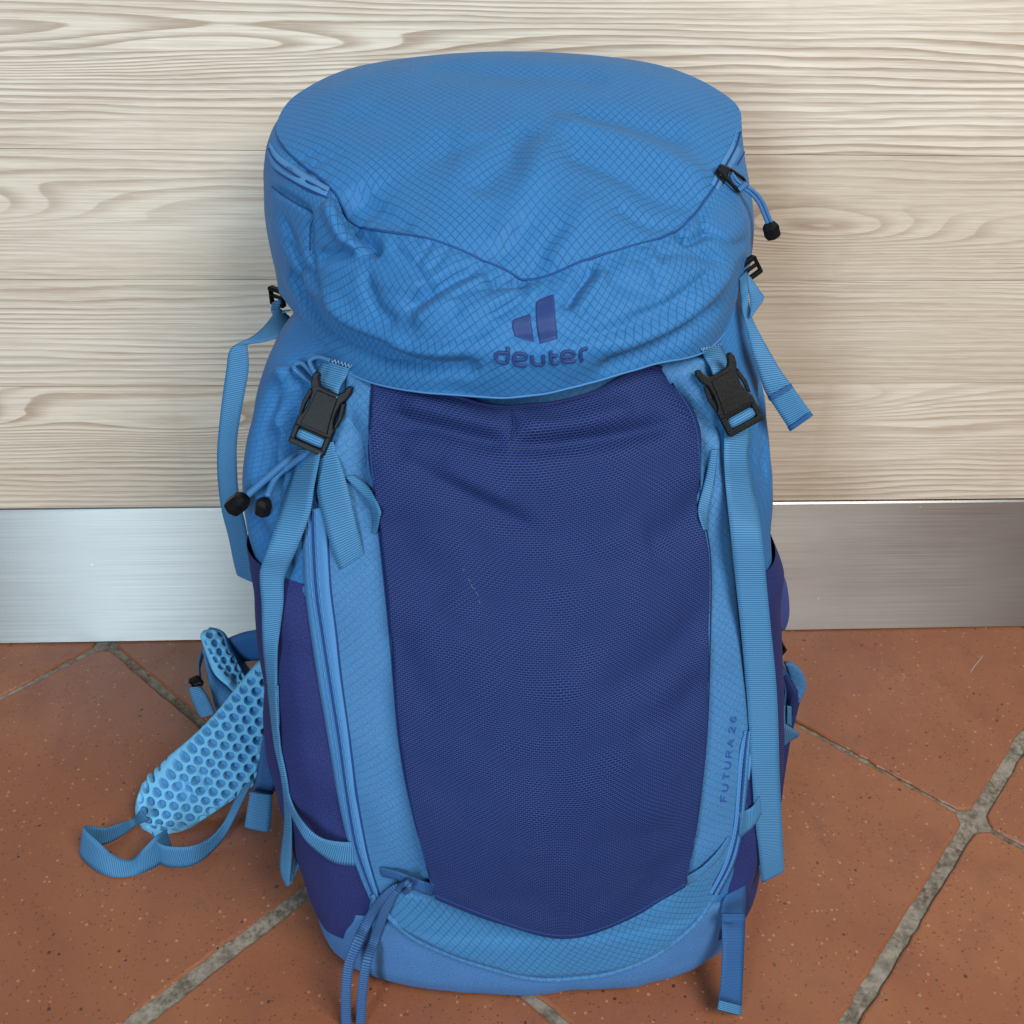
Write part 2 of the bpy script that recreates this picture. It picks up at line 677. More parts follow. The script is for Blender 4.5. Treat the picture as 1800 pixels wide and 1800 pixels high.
def steel():
    t = NT('brushed_steel', 0.34, 0.5)
    t.b.inputs['Metallic'].default_value = 1.0
    v = t.obj()
    br = t.noise(t.mapping(v, scale=(5, 1, 1400)), 1.0, 3, 0.6)
    sm = t.noise(t.mapping(v, scale=(3, 1, 9)), 1.0, 4, 0.6)
    spots = t.noise(v, 95, 2, 0.5)
    c = t.mix(t.rng(br, 0.3, 0.7), (0.32, 0.32, 0.315), (0.42, 0.42, 0.41))
    c = t.mix(t.rng(sm, 0.35, 0.7, 0.0, 0.25), c, (0.34, 0.33, 0.31))
    c = t.mix(t.rng(spots, 0.74, 0.8, 0.0, 0.4), c, (0.8, 0.8, 0.8))
    t.color(c)
    r = t.math('ADD', t.rng(sm, 0.3, 0.7, 0.39, 0.47), t.math('MULTIPLY', br, 0.06))
    t.rough(r)
    t.b.inputs['Anisotropic'].default_value = 0.88
    tg = t.n('ShaderNodeTangent', direction_type='UV_MAP')
    t.lk(tg.outputs[0], t.b.inputs['Tangent'])
    t.b.inputs['Anisotropic Rotation'].default_value = 0.25
    t.bump(br, 0.08, 0.0002)
    return t.m


def terracotta():
    t = NT('terracotta', 0.5, 0.55)
    v = t.obj()
    oi = t.n('ShaderNodeObjectInfo').outputs['Random']
    big = t.noise(v, 5, 4, 0.6, 0.6)
    mid = t.noise(v, 26, 4, 0.62)
    fine = t.noise(v, 420, 4, 0.65)
    c = t.mix(t.rng(big, 0.32, 0.68), (0.210, 0.066, 0.027), (0.275, 0.105, 0.044))
    c = t.mix(t.rng(mid, 0.42, 0.75, 0.0, 0.55), c, (0.175, 0.066, 0.042))
    c = t.mix(t.rng(fine, 0.35, 0.7, 0.0, 0.4), c, (0.23, 0.10, 0.056))
    c = t.mix(t.math('MULTIPLY', oi, 0.5), c, (0.20, 0.066, 0.036))
    stn = t.noise(t.mapping(v, loc=(9, 2, 0)), 11, 5, 0.7, 1.0)
    c = t.mix(t.rng(stn, 0.55, 0.75, 0.0, 0.5), c, (0.13, 0.055, 0.038))
    def specks(scale, thr, loc, keep):
        vo = t.n('ShaderNodeTexVoronoi')
        t.lk(t.mapping(v, loc=loc), vo.inputs['Vector'])
        vo.inputs['Scale'].default_value = scale
        vary = t.math('MULTIPLY', t.sep(vo.outputs['Color'])[1], thr)
        rag = t.math('ADD', vo.outputs['Distance'], t.math('MULTIPLY', t.math('SUBTRACT', fine, 0.5), thr * 1.1))
        d = t.rng(t.math('SUBTRACT', rag, vary), -0.05, 0.02, 1.0, 0.0)
        sel = t.rng(t.sep(vo.outputs['Color'])[0], keep, keep + 0.15)
        return t.math('MULTIPLY', d, sel)
    dk = specks(330, 0.38, (0, 0, 0), 0.45)
    dk2 = specks(125, 0.24, (4, 1, 0), 0.66)
    lt = specks(230, 0.34, (2, 7, 0), 0.66)
    c = t.mix(t.math('MULTIPLY', dk, 0.55), c, (0.065, 0.026, 0.02))
    c = t.mix(t.math('MULTIPLY', dk2, 0.85), c, (0.035, 0.02, 0.018))
    c = t.mix(t.math('MULTIPLY', lt, 0.5), c, (0.42, 0.27, 0.18))
    t.color(c)
    sm = t.noise(t.mapping(v, loc=(5, 3, 0)), 9, 4, 0.6)
    t.rough(t.rng(sm, 0.3, 0.7, 0.24, 0.42))
    pits = t.math('SUBTRACT', t.math('MULTIPLY', fine, 0.45), t.math('MULTIPLY', t.math('ADD', dk2, dk), 0.6))
    t.bump(t.math('ADD', pits, t.math('MULTIPLY', mid, 0.8)), 0.35, 0.0012)
    return t.m


def grout():
    t = NT('grout', 0.9, 0.2)
    v = t.obj()
    a = t.noise(v, 130, 5, 0.7)
    b = t.noise(v, 18, 3, 0.6)
    c = t.mix(t.rng(a, 0.3, 0.7), (0.075, 0.062, 0.045), (0.27, 0.24, 0.195))
    c = t.mix(t.rng(b, 0.4, 0.7, 0, 0.6), c, (0.27, 0.25, 0.22))
    t.color(c)
    t.bump(a, 0.6, 0.002)
    return t.m


# ------------------------------------------------------------------ the cabinet front behind
zs = [float(at_y([(900, y)], 0.0)[0][2]) for y in (268, 492, 676, 885)]
TONES = ((0.53, 0.455, 0.36), (0.65, 0.59, 0.505), (0.32, 0.24, 0.18))
TONES2 = ((0.56, 0.485, 0.395), (0.63, 0.56, 0.465), (0.34, 0.255, 0.185))
cab = empty('cabinet_front', (0, 0.012, zs[3]), 'pale grained wooden cabinet front behind the backpack', 'cabinet')
tops = [1.0, zs[0], zs[1], zs[2]]
bots = [zs[0], zs[1], zs[2], zs[3]]
EYES = [
    [(-0.36, 0.606, 0.13, 0.012, 5), (-0.17, 0.617, 0.16, 0.012, 4.5), (0.62, 0.61, 0.12, 0.015, 4), (0.1, 0.66, 0.3, 0.02, 3)],
    [(-0.47, 0.487, 0.15, 0.022, 6), (-0.2, 0.47, 0.2, 0.016, 3), (0.31, 0.47, 0.13, 0.022, 5.5), (0.55, 0.46, 0.2, 0.015, 2.5)],
    [(0.45, 0.425, 0.14, 0.006, 2.0), (-0.3, 0.40, 0.3, 0.02, 2)],
    [(-0.50, 0.285, 0.10, 0.025, 6), (-0.27, 0.275, 0.15, 0.020, 5), (0.33, 0.30, 0.13, 0.018, 5), (0.5, 0.26, 0.2, 0.012, 2)],
]
for i in range(4):
    z0, z1 = bots[i] + 0.00025, tops[i] - 0.00025
    m = wood('wood_plank_%d' % i, 3.7 * i + 1.3, EYES[i], TONES if i < 3 else TONES2)
    x0, x1 = -1.1, 1.1
    V = [(x0, 0, z0), (x1, 0, z0), (x1, 0.018, z0), (x0, 0.018, z0), (x0, 0, z1), (x1, 0, z1), (x1, 0.018, z1), (x0, 0.018, z1)]
    F = [(0, 1, 5, 4), (1, 2, 6, 5), (2, 3, 7, 6), (3, 0, 4, 7), (4, 5, 6, 7), (3, 2, 1, 0)]
    mk('plank', V, F, m, cab, smooth=False)
# brushed steel kickboard under it
zt = zs[3] - 0.003
e = 0.0012
V, UV = [], []
prof = [(0.016, 0.001), (e, 0.001), (0, 0.001 + e), (0, zt - e * 1.4), (e * 1.4, zt), (0.016, zt)]
for x in (-1.1, 1.1):
    for yy, zz in prof:
        V.append((x, yy, zz))
        UV.append((x, zz + yy))
k = len(prof)
F = [(i, i + 1, k + i + 1, k + i) for i in range(k - 1)] + [tuple(range(k))[::-1], tuple(range(k, 2 * k)), (0, k, 2 * k - 1, k - 1)]
o = fix_normals(mk('kickboard', V, [f for f in F], steel(), None, UV, smooth=False))
o['label'], o['category'] = 'brushed stainless steel kickboard between wooden panel and tiled floor', 'kickboard'
# dark-coloured sheet that paints in the shade of the hollow behind the joint
o = mk('joint_shade_sheet', [(-1.1, 0.02, 0), (1.1, 0.02, 0), (1.1, 0.02, 1.0), (-1.1, 0.02, 1.0)], [(0, 1, 2, 3)],
       simple('joint_shade_dark', (0.03, 0.028, 0.025), 0.8), cab, smooth=False)

# ------------------------------------------------------------------ the floor
gm = grout()
fl = mk('floor', [(-2.2, -2.6, -0.0028), (2.2, -2.6, -0.0028), (2.2, 0.02, -0.0028), (-2.2, 0.02, -0.0028)], [(0, 1, 2, 3)], gm, smooth=False)
fl['kind'] = 'structure'
fl['label'] = 'terracotta tiled floor with grey grout'


def fit_line(pxs):
    P = on_floor(pxs)[:, :2]
    c = P.mean(0)
    u, s_, vt = np.linalg.svd(P - c)
    return c, vt[0]


S_T = 0.46624513 * 0.88
A_T = math.radians(46.08926659784159)
n1 = np.array([math.cos(A_T), math.sin(A_T)])
n2 = np.array([-math.sin(A_T), math.cos(A_T)])
C1, C2 = -0.3090145 * 0.88, 0.32500555 * 0.88
seen1 = {0: [(200, 1135), (360, 1280), (930, 1750), (985, 1795)], 1: [(1390, 1265), (1550, 1352), (1710, 1440), (1800, 1490)]}
seen2 = {0: [(0, 1225), (165, 1140)], 1: [(230, 1800), (550, 1558)], 2: [(1490, 1800), (1600, 1620), (1710, 1440), (1800, 1300)]}
W1 = {0: 0.0085, 1: 0.0055}
W2 = {0: 0.007, 1: 0.0145, 2: 0.013}


def line1(k):
    if k in seen1:
        c, d = fit_line(seen1[k])
        return c, d
    return n1 * (C1 + k * S_T), n2


def line2(k):
    if k in seen2:
        c, d = fit_line(seen2[k])
        return c, d
    return n2 * (C2 - k * S_T), n1


def isect(a, b):
    M = np.array([a[1], -b[1]]).T
    t = np.linalg.solve(M, b[0] - a[0])
    return a[0] + a[1] * t[0]


tm = terracotta()
for i in range(-3, 5):
    for j in range(-3, 6):
        l1, l2 = line1(i), line1(i + 1)
        m1, m2 = line2(j), line2(j + 1)
        q = [isect(l1, m1), isect(l1, m2), isect(l2, m2), isect(l2, m1)]
        cen = sum(q) / 4
        if cen[1] > 0.34 or cen[1] < -1.7 or abs(cen[0]) > 1.25:
            continue
        wl = [W1.get(i, .008), W2.get(j + 1, .009), W1.get(i + 1, .008), W2.get(j, .009)]
        # inset each side by half its joint
        sides = []
        for a in range(4):
            p0, p1 = q[a], q[(a + 1) % 4]
            d = (p1 - p0) / np.linalg.norm(p1 - p0)
            nn = np.array([-d[1], d[0]])
            if nn.dot(cen - p0) < 0:
                nn = -nn
            sides.append((p0 + nn * wl[a] / 2, d))
        cor = [isect(sides[a - 1], sides[a]) for a in range(4)]
        K = 40
        outl = []
        for a in range(4):
            for t in range(K):
                outl.append(cor[a] + (cor[(a + 1) % 4] - cor[a]) * t / K)
        outl = np.array(outl)
        # rounded corners, slightly chipped edge
        out3 = np.c_[outl, np.zeros(len(outl))]
        ctr = np.r_[cen, 0]
        rad = outl - cen
        amt = 0.0009 * vnoise(out3, 45) + 0.0009 * vnoise(out3, 190) + 0.0008 * vnoise(out3, 420)
        for a in range(4):
            dd = np.linalg.norm(outl - cor[a], axis=1)
            amt = amt - 0.006 * np.exp(-(dd / 0.006) ** 2)
        rings = []
        zt0 = random.uniform(-0.0005, 0.0005)
        unit = rad / np.linalg.norm(rad, axis=1, keepdims=True)
        for off, z in ((0.0, -0.006), (0.0, -0.0018), (-0.0010, -0.0005), (-0.0026, 0.0)):
            p = outl + unit * (amt + off)[:, None]
            zz = z + zt0 + (0.0003 * vnoise(out3, 25) if z == 0 else 0)
            rings.append(np.c_[p, np.broadcast_to(zz, (len(p),))])
        n = len(outl)
        V = np.concatenate(rings + [np.array([[cen[0], cen[1], zt0]])])
        # keep the tiles clear of the kickboard
        F = grid_faces(4, n, True)
        F += [(3 * n + a, 3 * n + (a + 1) % n, 4 * n) for a in range(n)]
        if V[:, 1].max() > 0.0145:
            bm = bmesh.new()
            vs = [bm.verts.new(v) for v in V]
            for f in F:
                bm.faces.new([vs[a] for a in f])
            bmesh.ops.bisect_plane(bm, geom=bm.verts[:] + bm.edges[:] + bm.faces[:], plane_co=(0, 0.0145, 0), plane_no=(0, 1, 0), clear_outer=True)
            me = bpy.data.meshes.new('tile')
            bm.to_mesh(me)
            bm.free()
            if len(me.polygons) == 0:
                continue
            me.materials.append(tm)
            o = bpy.data.objects.new('tile', me)
            COL.objects.link(o)
            o.parent = fl
        else:
            o = mk('tile', V, F, tm, fl, smooth=False)

# ------------------------------------------------------------------ the backpack: main body
bag = empty('backpack', (0.03, -0.3, 0), 'blue and navy hiking backpack leaning upright against the wooden cabinet front', 'backpack')
ZP = np.array([0.0, .010, .028, .07, .14, .2, .28, .347, .385, .43, .47, .50, .54])
YF = np.array([-.416, -.431, -.4345, -.4275, -.415, -.402, -.367, -.329, -.312, -.294, -.266, -.236, -.195])
YB = np.array([-.215, -.190, -.178, -.165, -.148, -.135, -.115, -.100, -.092, -.082, -.072, -.066, -.062])


def prof(z):
    return np.interp(z, ZP, YF), np.interp(z, ZP, YB)


LEFT = [(545, 500), (512, 560), (474, 630), (449, 700), (432, 780), (427, 850), (434, 920), (450, 990), (463, 1060), (470, 1150),
        (478, 1250), (490, 1340), (514, 1430), (540, 1500), (563, 1590), (590, 1632), (622, 1658)]
RIGHT = [(1290, 490), (1318, 550), (1336, 620), (1348, 700), (1355, 800), (1359, 900), (1358, 990), (1361, 1060), (1366, 1150),
         (1369, 1250), (1366, 1350), (1352, 1430), (1332, 1500), (1312, 1570), (1290, 1620), (1255, 1665)]


def sil(pts):
    out = []
    for p in pts:
        z = 0.3
        for _ in range(60):
            a, b = prof(max(z, 0.0))
            y = a * 0.55 + b * 0.45
            q = at_y([p], y)[0]
            z = 0.5 * z + 0.5 * q[2]
        out.append((z, q[0]))
    return np.array(sorted(out))


SL, SR = sil(LEFT), sil(RIGHT)
NZ, NTH = 210, 300
zz = np.r_[np.linspace(0.0, 0.03, 24)[:-1], np.linspace(0.03, 0.53, NZ - 23)]
th = np.linspace(0, 2 * math.pi, NTH, endpoint=False)


def smooth1(a, it):
    for _ in range(it):
        b = a.copy()
        b[1:-1] = 0.25 * a[:-2] + 0.5 * a[1:-1] + 0.25 * a[2:]
        a = b
    return a


xl = smooth1(np.interp(zz, SL[:, 0], SL[:, 1]), 30)
xr = smooth1(np.interp(zz, SR[:, 0], SR[:, 1]), 30)
yf, yb = prof(zz)
yf, yb = smooth1(yf, 20), smooth1(yb, 20)
# the bottom edge is rounded under
rd = np.clip(1 - zz / 0.028, 0, 1) ** 2
xl = xl + 0.030 * rd
xr = xr - 0.030 * rd
ym = yf * 0.55 + yb * 0.45
nexp = (2.0 / np.interp(zz, [0.0, 0.40, 0.47, 0.53], [2.75, 2.75, 2.1, 2.0]))[:, None]
cs, sn = np.cos(th), np.sin(th)


def body_grid(xl, xr):
    P = np.zeros((NZ, NTH, 3))
    P[..., 0] = (0.5 * (xl + xr))[:, None] + (0.5 * (xr - xl))[:, None] * (np.sign(cs)[None] * np.abs(cs)[None] ** nexp)
    sy = np.sign(sn)[None] * np.abs(sn)[None] ** nexp
    P[..., 1] = ym[:, None] + np.where(sy < 0, (ym - yf)[:, None] * sy, (yb - ym)[:, None] * sy)
    P[..., 2] = zz[:, None]
    return P


def to_px(P):
    d = P - CAM
    dz = d @ FW
    return 900 + FPX * (d @ RX) / dz, 900 - FPX * (d @ UX) / dz


# widen or narrow the rings until the outline of the body is as measured
LT = np.array(LEFT, float)
RT = np.array(RIGHT, float)
for it in range(8):
    P = body_grid(xl, xr)
    qx, qy = to_px(P)
    for side in (0, 1):
        k = qx.argmin(1) if side == 0 else qx.argmax(1)
        r = np.arange(NZ)
        ex, ey, T = qx[r, k], qy[r, k], (LT if side == 0 else RT)
        err = smooth1(np.interp(ey, T[:, 1], T[:, 0]) - ex, 12)
        sc = np.linalg.norm(P[r, k] - CAM, axis=1) / FPX
        if side == 0:
            xl = xl + 0.7 * err * sc
        else:
            xr = xr + 0.7 * err * sc
    xl, xr = smooth1(xl, 4), smooth1(xr, 4)
P = body_grid(xl, xr)
FB = grid_faces(NZ, NTH, True)
N = grid_normals(P, True)
cenl = np.stack([0.5 * (xl + xr), ym, zz], 1)[:, None, :]
if ((P - cenl) * N).sum() < 0:
    N = -N
body_raw = Surf([(P.reshape(-1, 3), FB)])
P = P + N * (0.0022 * vnoise(P, 22) + 0.0010 * vnoise(P, 60))[..., None]
P = crease(P, N, body_raw, [
    ([(470, 880), (452, 800), (475, 720), (510, 650)], -0.0162, 0.009),
    ([(498, 900), (492, 800), (520, 700)], -0.0183, 0.010),
    ([(470, 760), (490, 690), (505, 640)], 0.0122, 0.008),
    ([(520, 640), (540, 720), (520, 800)], -0.0122, 0.008),
    ([(440, 900), (470, 960), (520, 1010)], -0.0061, 0.010),
    ([(1335, 560), (1345, 700), (1345, 850)], -0.0101, 0.007),
    ([(1180, 660), (1220, 720), (1268, 760)], -0.0081, 0.006),
    ([(1190, 690), (1230, 790), (1250, 880)], -0.0061, 0.006),
    ([(600, 720), (640, 780), (640, 860)], -0.0081, 0.007),
])
capb = len(P.reshape(-1, 3))
V = np.concatenate([P.reshape(-1, 3), [[0.03, -0.3, 0.0]], [[0.03, -0.15, 0.53]]])
F = list(FB) + [((j + 1) % NTH, j, capb) for j in range(NTH)] + \
    [((NZ - 1) * NTH + j, (NZ - 1) * NTH + (j + 1) % NTH, capb + 1) for j in range(NTH)]
ring_len = np.linalg.norm(np.diff(np.concatenate([P, P[:, :1]], 1), axis=1), axis=2)
U = np.concatenate([np.zeros((NZ, 1)), np.cumsum(ring_len, 1)[:, :-1]], 1)
UVb = np.stack([U, np.repeat(zz[:, None], NTH, 1)], 2).reshape(-1, 2)
UVb = np.concatenate([UVb, [[0, 0], [0, 0]]])
body = fix_normals(mk('main_body', V, F, M_SIDE, bag, UVb))
BODY = (V, F)
S0 = Surf([BODY])

# base panel, lavender blue, curving under to the floor all round
kb = int(np.searchsorted(zz, 0.085))
BP = P[:kb] + N[:kb] * np.where(np.arange(kb) < kb - 2, 0.0022, -0.001)[:, None, None]
BP[..., 2] = np.maximum(BP[..., 2], 0.0005)
base = fix_normals(mk('base_panel', BP.reshape(-1, 3), grid_faces(kb, NTH, True), M_BASE, bag, UVb[:kb * NTH]))
PB = (BP.reshape(-1, 3), grid_faces(kb, NTH, True))

# stretch side pockets, navy; they wrap round to the back
def theta_patch(name, front_px, t_back, z0, z1f, th_, mat, parent, n=90, m=60, top_puff=0.0):
    H = S0.pts(resample(front_px, n))
    zf = H[:, 2]
    P2 = np.zeros((n, m, 3))
    for r in range(n):
        f = r / (n - 1)
        z = zf[r]
        k = int(np.clip(np.searchsorted(zz, z), 1, NZ - 1))
        ringp = P[k]
        # angle of the front edge on this ring
        d = np.linalg.norm(ringp[:, :2] - H[r, :2], axis=1)
        d[ringp[:, 1] > ym[k] + 0.02] += 1
        a0 = th[d.argmin()]
        a1 = t_back
        if abs(a1 - a0) > math.pi:
            a0 += 2 * math.pi if a1 > a0 else -2 * math.pi
        for c in range(m):
            a = a0 + (a1 - a0) * c / (m - 1)
            j = (a / (2 * math.pi) * NTH) % NTH
            j0 = int(j) % NTH
            q = P[k][j0] * (1 - (j - int(j))) + P[k][(j0 + 1) % NTH] * (j - int(j))
            # the pocket mouth dips towards the back
            P2[r, c] = q
            P2[r, c, 2] = z - (0.008 * (c / (m - 1)) * (1 - f))
    P2 = smooth_grid(P2, 3)
    Nn = grid_normals(P2)
    ctr = np.array([0.03, -0.26, 0.2])
    if ((P2 - ctr) * Nn).sum() < 0:
        Nn = -Nn
    v = np.linspace(0, 1, n)[:, None]
    u = np.linspace(0, 1, m)[None]
    off = th_ * np.clip(np.minimum(u * 8, 1), 0, 1) * np.ones_like(v) + top_puff * np.exp(-((v - 0.06) / 0.07) ** 2) * np.sin(np.pi * np.clip(u, 0, 1))
    # the elastic mouth hugs the bag
    off = off * np.clip(0.52 + 0.48 * v / 0.07, 0, 1) + 0.0012 * vnoise(P2, 40) * np.clip(v / 0.07, 0, 1)
    P3 = P2 + Nn * off[..., None]
    o = mk(name, P3.reshape(-1, 3), grid_faces(n, m), mat, parent, grid_uv(P3))
    return o, (P3.reshape(-1, 3), grid_faces(n, m))


spl, PSL = theta_patch('side_pocket', [(545, 1030), (560, 1100), (575, 1190), (592, 1290), (612, 1390), (630, 1480), (650, 1560), (648, 1600), (632, 1632), (618, 1655)],
                       math.pi * 0.80, 0, 0, 0.0055, M_NAVY, bag)
spr, PSR = theta_patch('side_pocket', [(1303, 1030), (1310, 1120), (1317, 1220), (1318, 1310), (1308, 1400), (1300, 1470), (1280, 1540), (1262, 1590), (1246, 1640), (1238, 1664)],
                       math.pi * 0.20, 0, 0, 0.0055, M_NAVY, bag, top_puff=0.004)

S1 = Surf([BODY, PB, PSL, PSR])
# front panel, smooth blue cloth, with the ripstop band below it
fp, PF = drape('front_panel', S1, (
    [(605, 640), (700, 640), (940, 640), (1140, 625), (1250, 620)],
    [(1250, 620), (1262, 700), (1272, 800), (1287, 930), (1299, 1060), (1311, 1190), (1318, 1300), (1307, 1420), (1298, 1490), (1262, 1568)],
    [(657, 1580), (700, 1630), (787, 1676), (870, 1704), (940, 1719), (1080, 1707), (1160, 1672), (1225, 1618), (1262, 1568)],
    [(605, 640), (600, 720), (570, 830), (560, 920), (566, 1020), (580, 1120), (600, 1250), (620, 1380), (637, 1500), (657, 1580)]),
    220, 150, 0.004, M_PANEL, bag, bulge=0.004, lip=0.006, wob=0.0008,
    creases=[([(1150, 640), (1200, 720), (1262, 790)], -0.004, 0.006), ([(1215, 700), (1240, 800), (1232, 890)], -0.003, 0.005),
             ([(660, 970), (600, 1005), (570, 1010)], -0.0014, 0.003), ([(640, 900), (610, 830), (620, 760)], -0.003, 0.006)])
S2 = Surf([BODY, PB, PSL, PSR, PF])
band, PBA = drape('ripstop_band', S2, (
    [(672, 1560), (765, 1580), (850, 1607), (950, 1640), (1020, 1642), (1100, 1612), (1170, 1573), (1232, 1535)],
    [(1232, 1535), (1250, 1548), (1262, 1562)],
    [(690, 1622), (787, 1675), (870, 1702), (940, 1717), (1080, 1705), (1160, 1670), (1225, 1615), (1262, 1562)],
    [(672, 1560), (678, 1590), (690, 1622)]), 40, 150, 0.0012, M_BAND, bag, lip=0.003)

# navy net pocket over the front
PKT_TOP = [(650, 664), (700, 676), (790, 697), (870, 717), (950, 714), (1030, 697), (1085, 668), (1130, 648), (1162, 646)]
pk, PK = drape('mesh_pocket', S2, (
    PKT_TOP,
    [(1162, 646), (1180, 676), (1215, 732), (1228, 800), (1229, 890), (1240, 930), (1248, 1000), (1246, 1150), (1240, 1300), (1223, 1450), (1205, 1550)],
    [(763, 1572), (850, 1606), (950, 1638), (1020, 1640), (1100, 1611), (1160, 1577), (1205, 1550)],
    [(650, 664), (648, 760), (655, 850), (665, 940), (672, 1000), (685, 1130), (700, 1300), (722, 1420), (763, 1572)]),
    260, 200, 0.0085, M_NET, bag, bulge=0.012, lip=0.005, wob=0.0014, wscale=16, free_top=True,
    creases=[([(655, 770), (720, 815), (800, 860), (900, 915), (960, 945)], -0.0064, 0.008),
             ([(662, 735), (740, 745), (820, 765), (900, 784)], -0.0077, 0.007),
             ([(890, 784), (980, 780), (1080, 768), (1190, 742)], -0.0083, 0.007),
             ([(700, 700), (790, 730), (895, 755)], 0.0051, 0.008),
             ([(900, 757), (1000, 745), (1120, 715)], 0.0058, 0.009),
             ([(660, 700), (700, 760), (790, 830)], -0.0038, 0.010),
             ([(900, 722), (903, 745), (900, 772)], -0.0019, 0.0025),
             ([(690, 790), (800, 835), (920, 885)], 0.0038, 0.010),
             ([(1240, 860), (1200, 920), (1130, 960)], -0.0038, 0.012),
             ([(1246, 1060), (1200, 1130), (1120, 1200), (1060, 1230)], -0.0051, 0.014),
             ([(1242, 1180), (1190, 1250), (1100, 1300)], -0.0038, 0.014),
             ([(680, 900), (730, 980), (800, 1060)], -0.0026, 0.014),
             ([(690, 1100), (730, 1200), (780, 1260)], -0.0026, 0.012)])
# hem of the pocket mouth
hemp = S2.pts(resample(PKT_TOP, 80))
E = pk.data
PKG = PK[0].reshape(260, 200, 3)
tube('pocket_hem', PKG[0] + np.array([0, -0.0005, 0]), 0.0012, M_NAVY, pk)
stp = Surf([PK]).pts(resample([(901, 722), (903, 745), (899, 772)], 14))
tube('bar_tack', stp + (CAM - stp) / np.linalg.norm(CAM - stp, axis=1, keepdims=True) * 0.0006, 0.0007, M_NET, pk)
SP = Surf([PK])
for line in ([(812, 1003), (817, 1000)], [(828, 1027), (832, 1036), (836, 1033)], [(836, 1040), (841, 1048)], [(823, 1018), (826, 1021)], [(842, 1056), (844, 1061)]):
    q = SP.pts(resample(line, 6, False))
    tube('lint', q + (CAM - q) * 0.0008, 0.00018, M_LINT, pk, 5)

# ------------------------------------------------------------------ the lid
SEAM = [(487, 215, -.115), (502, 262, -.150), (578, 326, -.195), (640, 395, -.227), (760, 420, -.250), (865, 463, -.262), (940, 489, -.268),
        (1030, 455, -.264), (1110, 431, -.252), (1190, 403, -.232), (1250, 335, -.190), (1302, 228, -.120),
        (1277, 168, -.078), (1140, 110, -.044), (890, 90, -.034), (650, 112, -.045), (530, 160, -.078)]
LA = [(470, 258, -.115), (482, 300, -.158), (556, 362, -.210), (640, 440, -.242), (750, 475, -.268), (862, 510, -.281), (940, 530, -.287),
      (1040, 505, -.283), (1130, 478, -.271), (1212, 443, -.248), (1278, 378, -.200), (1314, 305, -.130)]
LM = [(473, 385, -.118), (487, 430, -.178), (560, 490, -.226), (632, 540, -.258), (742, 585, -.290), (850, 612, -.307), (940, 618, -.311),
      (1050, 597, -.306), (1150, 563, -.288), (1232, 515, -.262), (1296, 440, -.212), (1323, 385, -.135)]
LH = [(492, 500, -.125), (520, 555, -.182), (566, 622, -.228), (630, 663, -.262), (730, 687, -.288), (850, 697, -.303), (940, 693, -.306),
      (1050, 669, -.300), (1150, 640, -.282), (1236, 618, -.256), (1284, 568, -.207), (1312, 480, -.130)]


def loop3(ctrl):
    return np.array([at_y([c[:2]], c[2])[0] for c in ctrl])


s3 = loop3(SEAM)
loops = [s3]
for arr, dz, dy in ((LA, -0.022, 0.006), (LM, -0.075, 0.008), (LH, -0.125, 0.0)):
    a = loop3(arr)
    b = s3[12:] + np.array([0, dy, dz])
    b[:, 1] = np.minimum(b[:, 1], -0.022)
    loops.append(np.concatenate([a, b]))
ND = 26
rs = [catmull(l, ND, True) for l in loops]
NL = len(rs[0])
# skirt: seam -> A -> M -> hem, then folded under
hem_in = rs[3] + (np.array([0.04, -0.16, 0.0]) - rs[3]) * np.array([0.05, 0.05, 0]) + np.array([0, 0, 0.004])
st = np.stack(rs, 0)
NSK = 110
SK = catmull(st.reshape(4, -1), NSK // 3).reshape(-1, NL, 3)
inner = np.stack([SK[-1] * (1 - f) + hem_in * f for f in np.linspace(0.15, 1, 6)], 0)
SKF = np.concatenate([SK, inner, (hem_in + np.array([0, 0, 0.03]))[None]], 0)
ctr = np.array([0.04, -0.15, 0.54])
Nk = grid_normals(SKF, True)
if ((SKF - np.array([0.04, -0.15, 0.5])) * Nk)[:90].sum() < 0:
    Nk = -Nk
lid_raw = Surf([(SKF.reshape(-1, 3), grid_faces(len(SKF), NL, True))])
fadeb = np.clip(1 - (np.arange(len(SKF)) - 105) / 6.0, 0, 1)[:, None]
SK2 = SKF + Nk * ((0.0014 * vnoise(SKF, 24) + 0.0007 * vnoise(SKF, 70)) * np.clip(np.arange(len(SKF)) / 12.0, 0, 1)[:, None] * fadeb)[..., None]
puck = []
prs = random.Random(5)
sx = catmull(np.array([c_[:2] for c_ in SEAM[1:11]], float), 12)
for k_ in range(3, len(sx) - 3, 3):
    a_ = sx[k_] + np.array([prs.uniform(-3, 3), 2])
    ln_ = prs.uniform(18, 52)
    dx_ = prs.uniform(-0.7, 0.7)
    puck.append(([tuple(a_), tuple(a_ + np.array([dx_ * ln_ * 0.5, ln_ * 0.5])), tuple(a_ + np.array([dx_ * ln_ * 1.2, ln_]))], -prs.uniform(0.0006, 0.0022), prs.uniform(0.0022, 0.0038)))
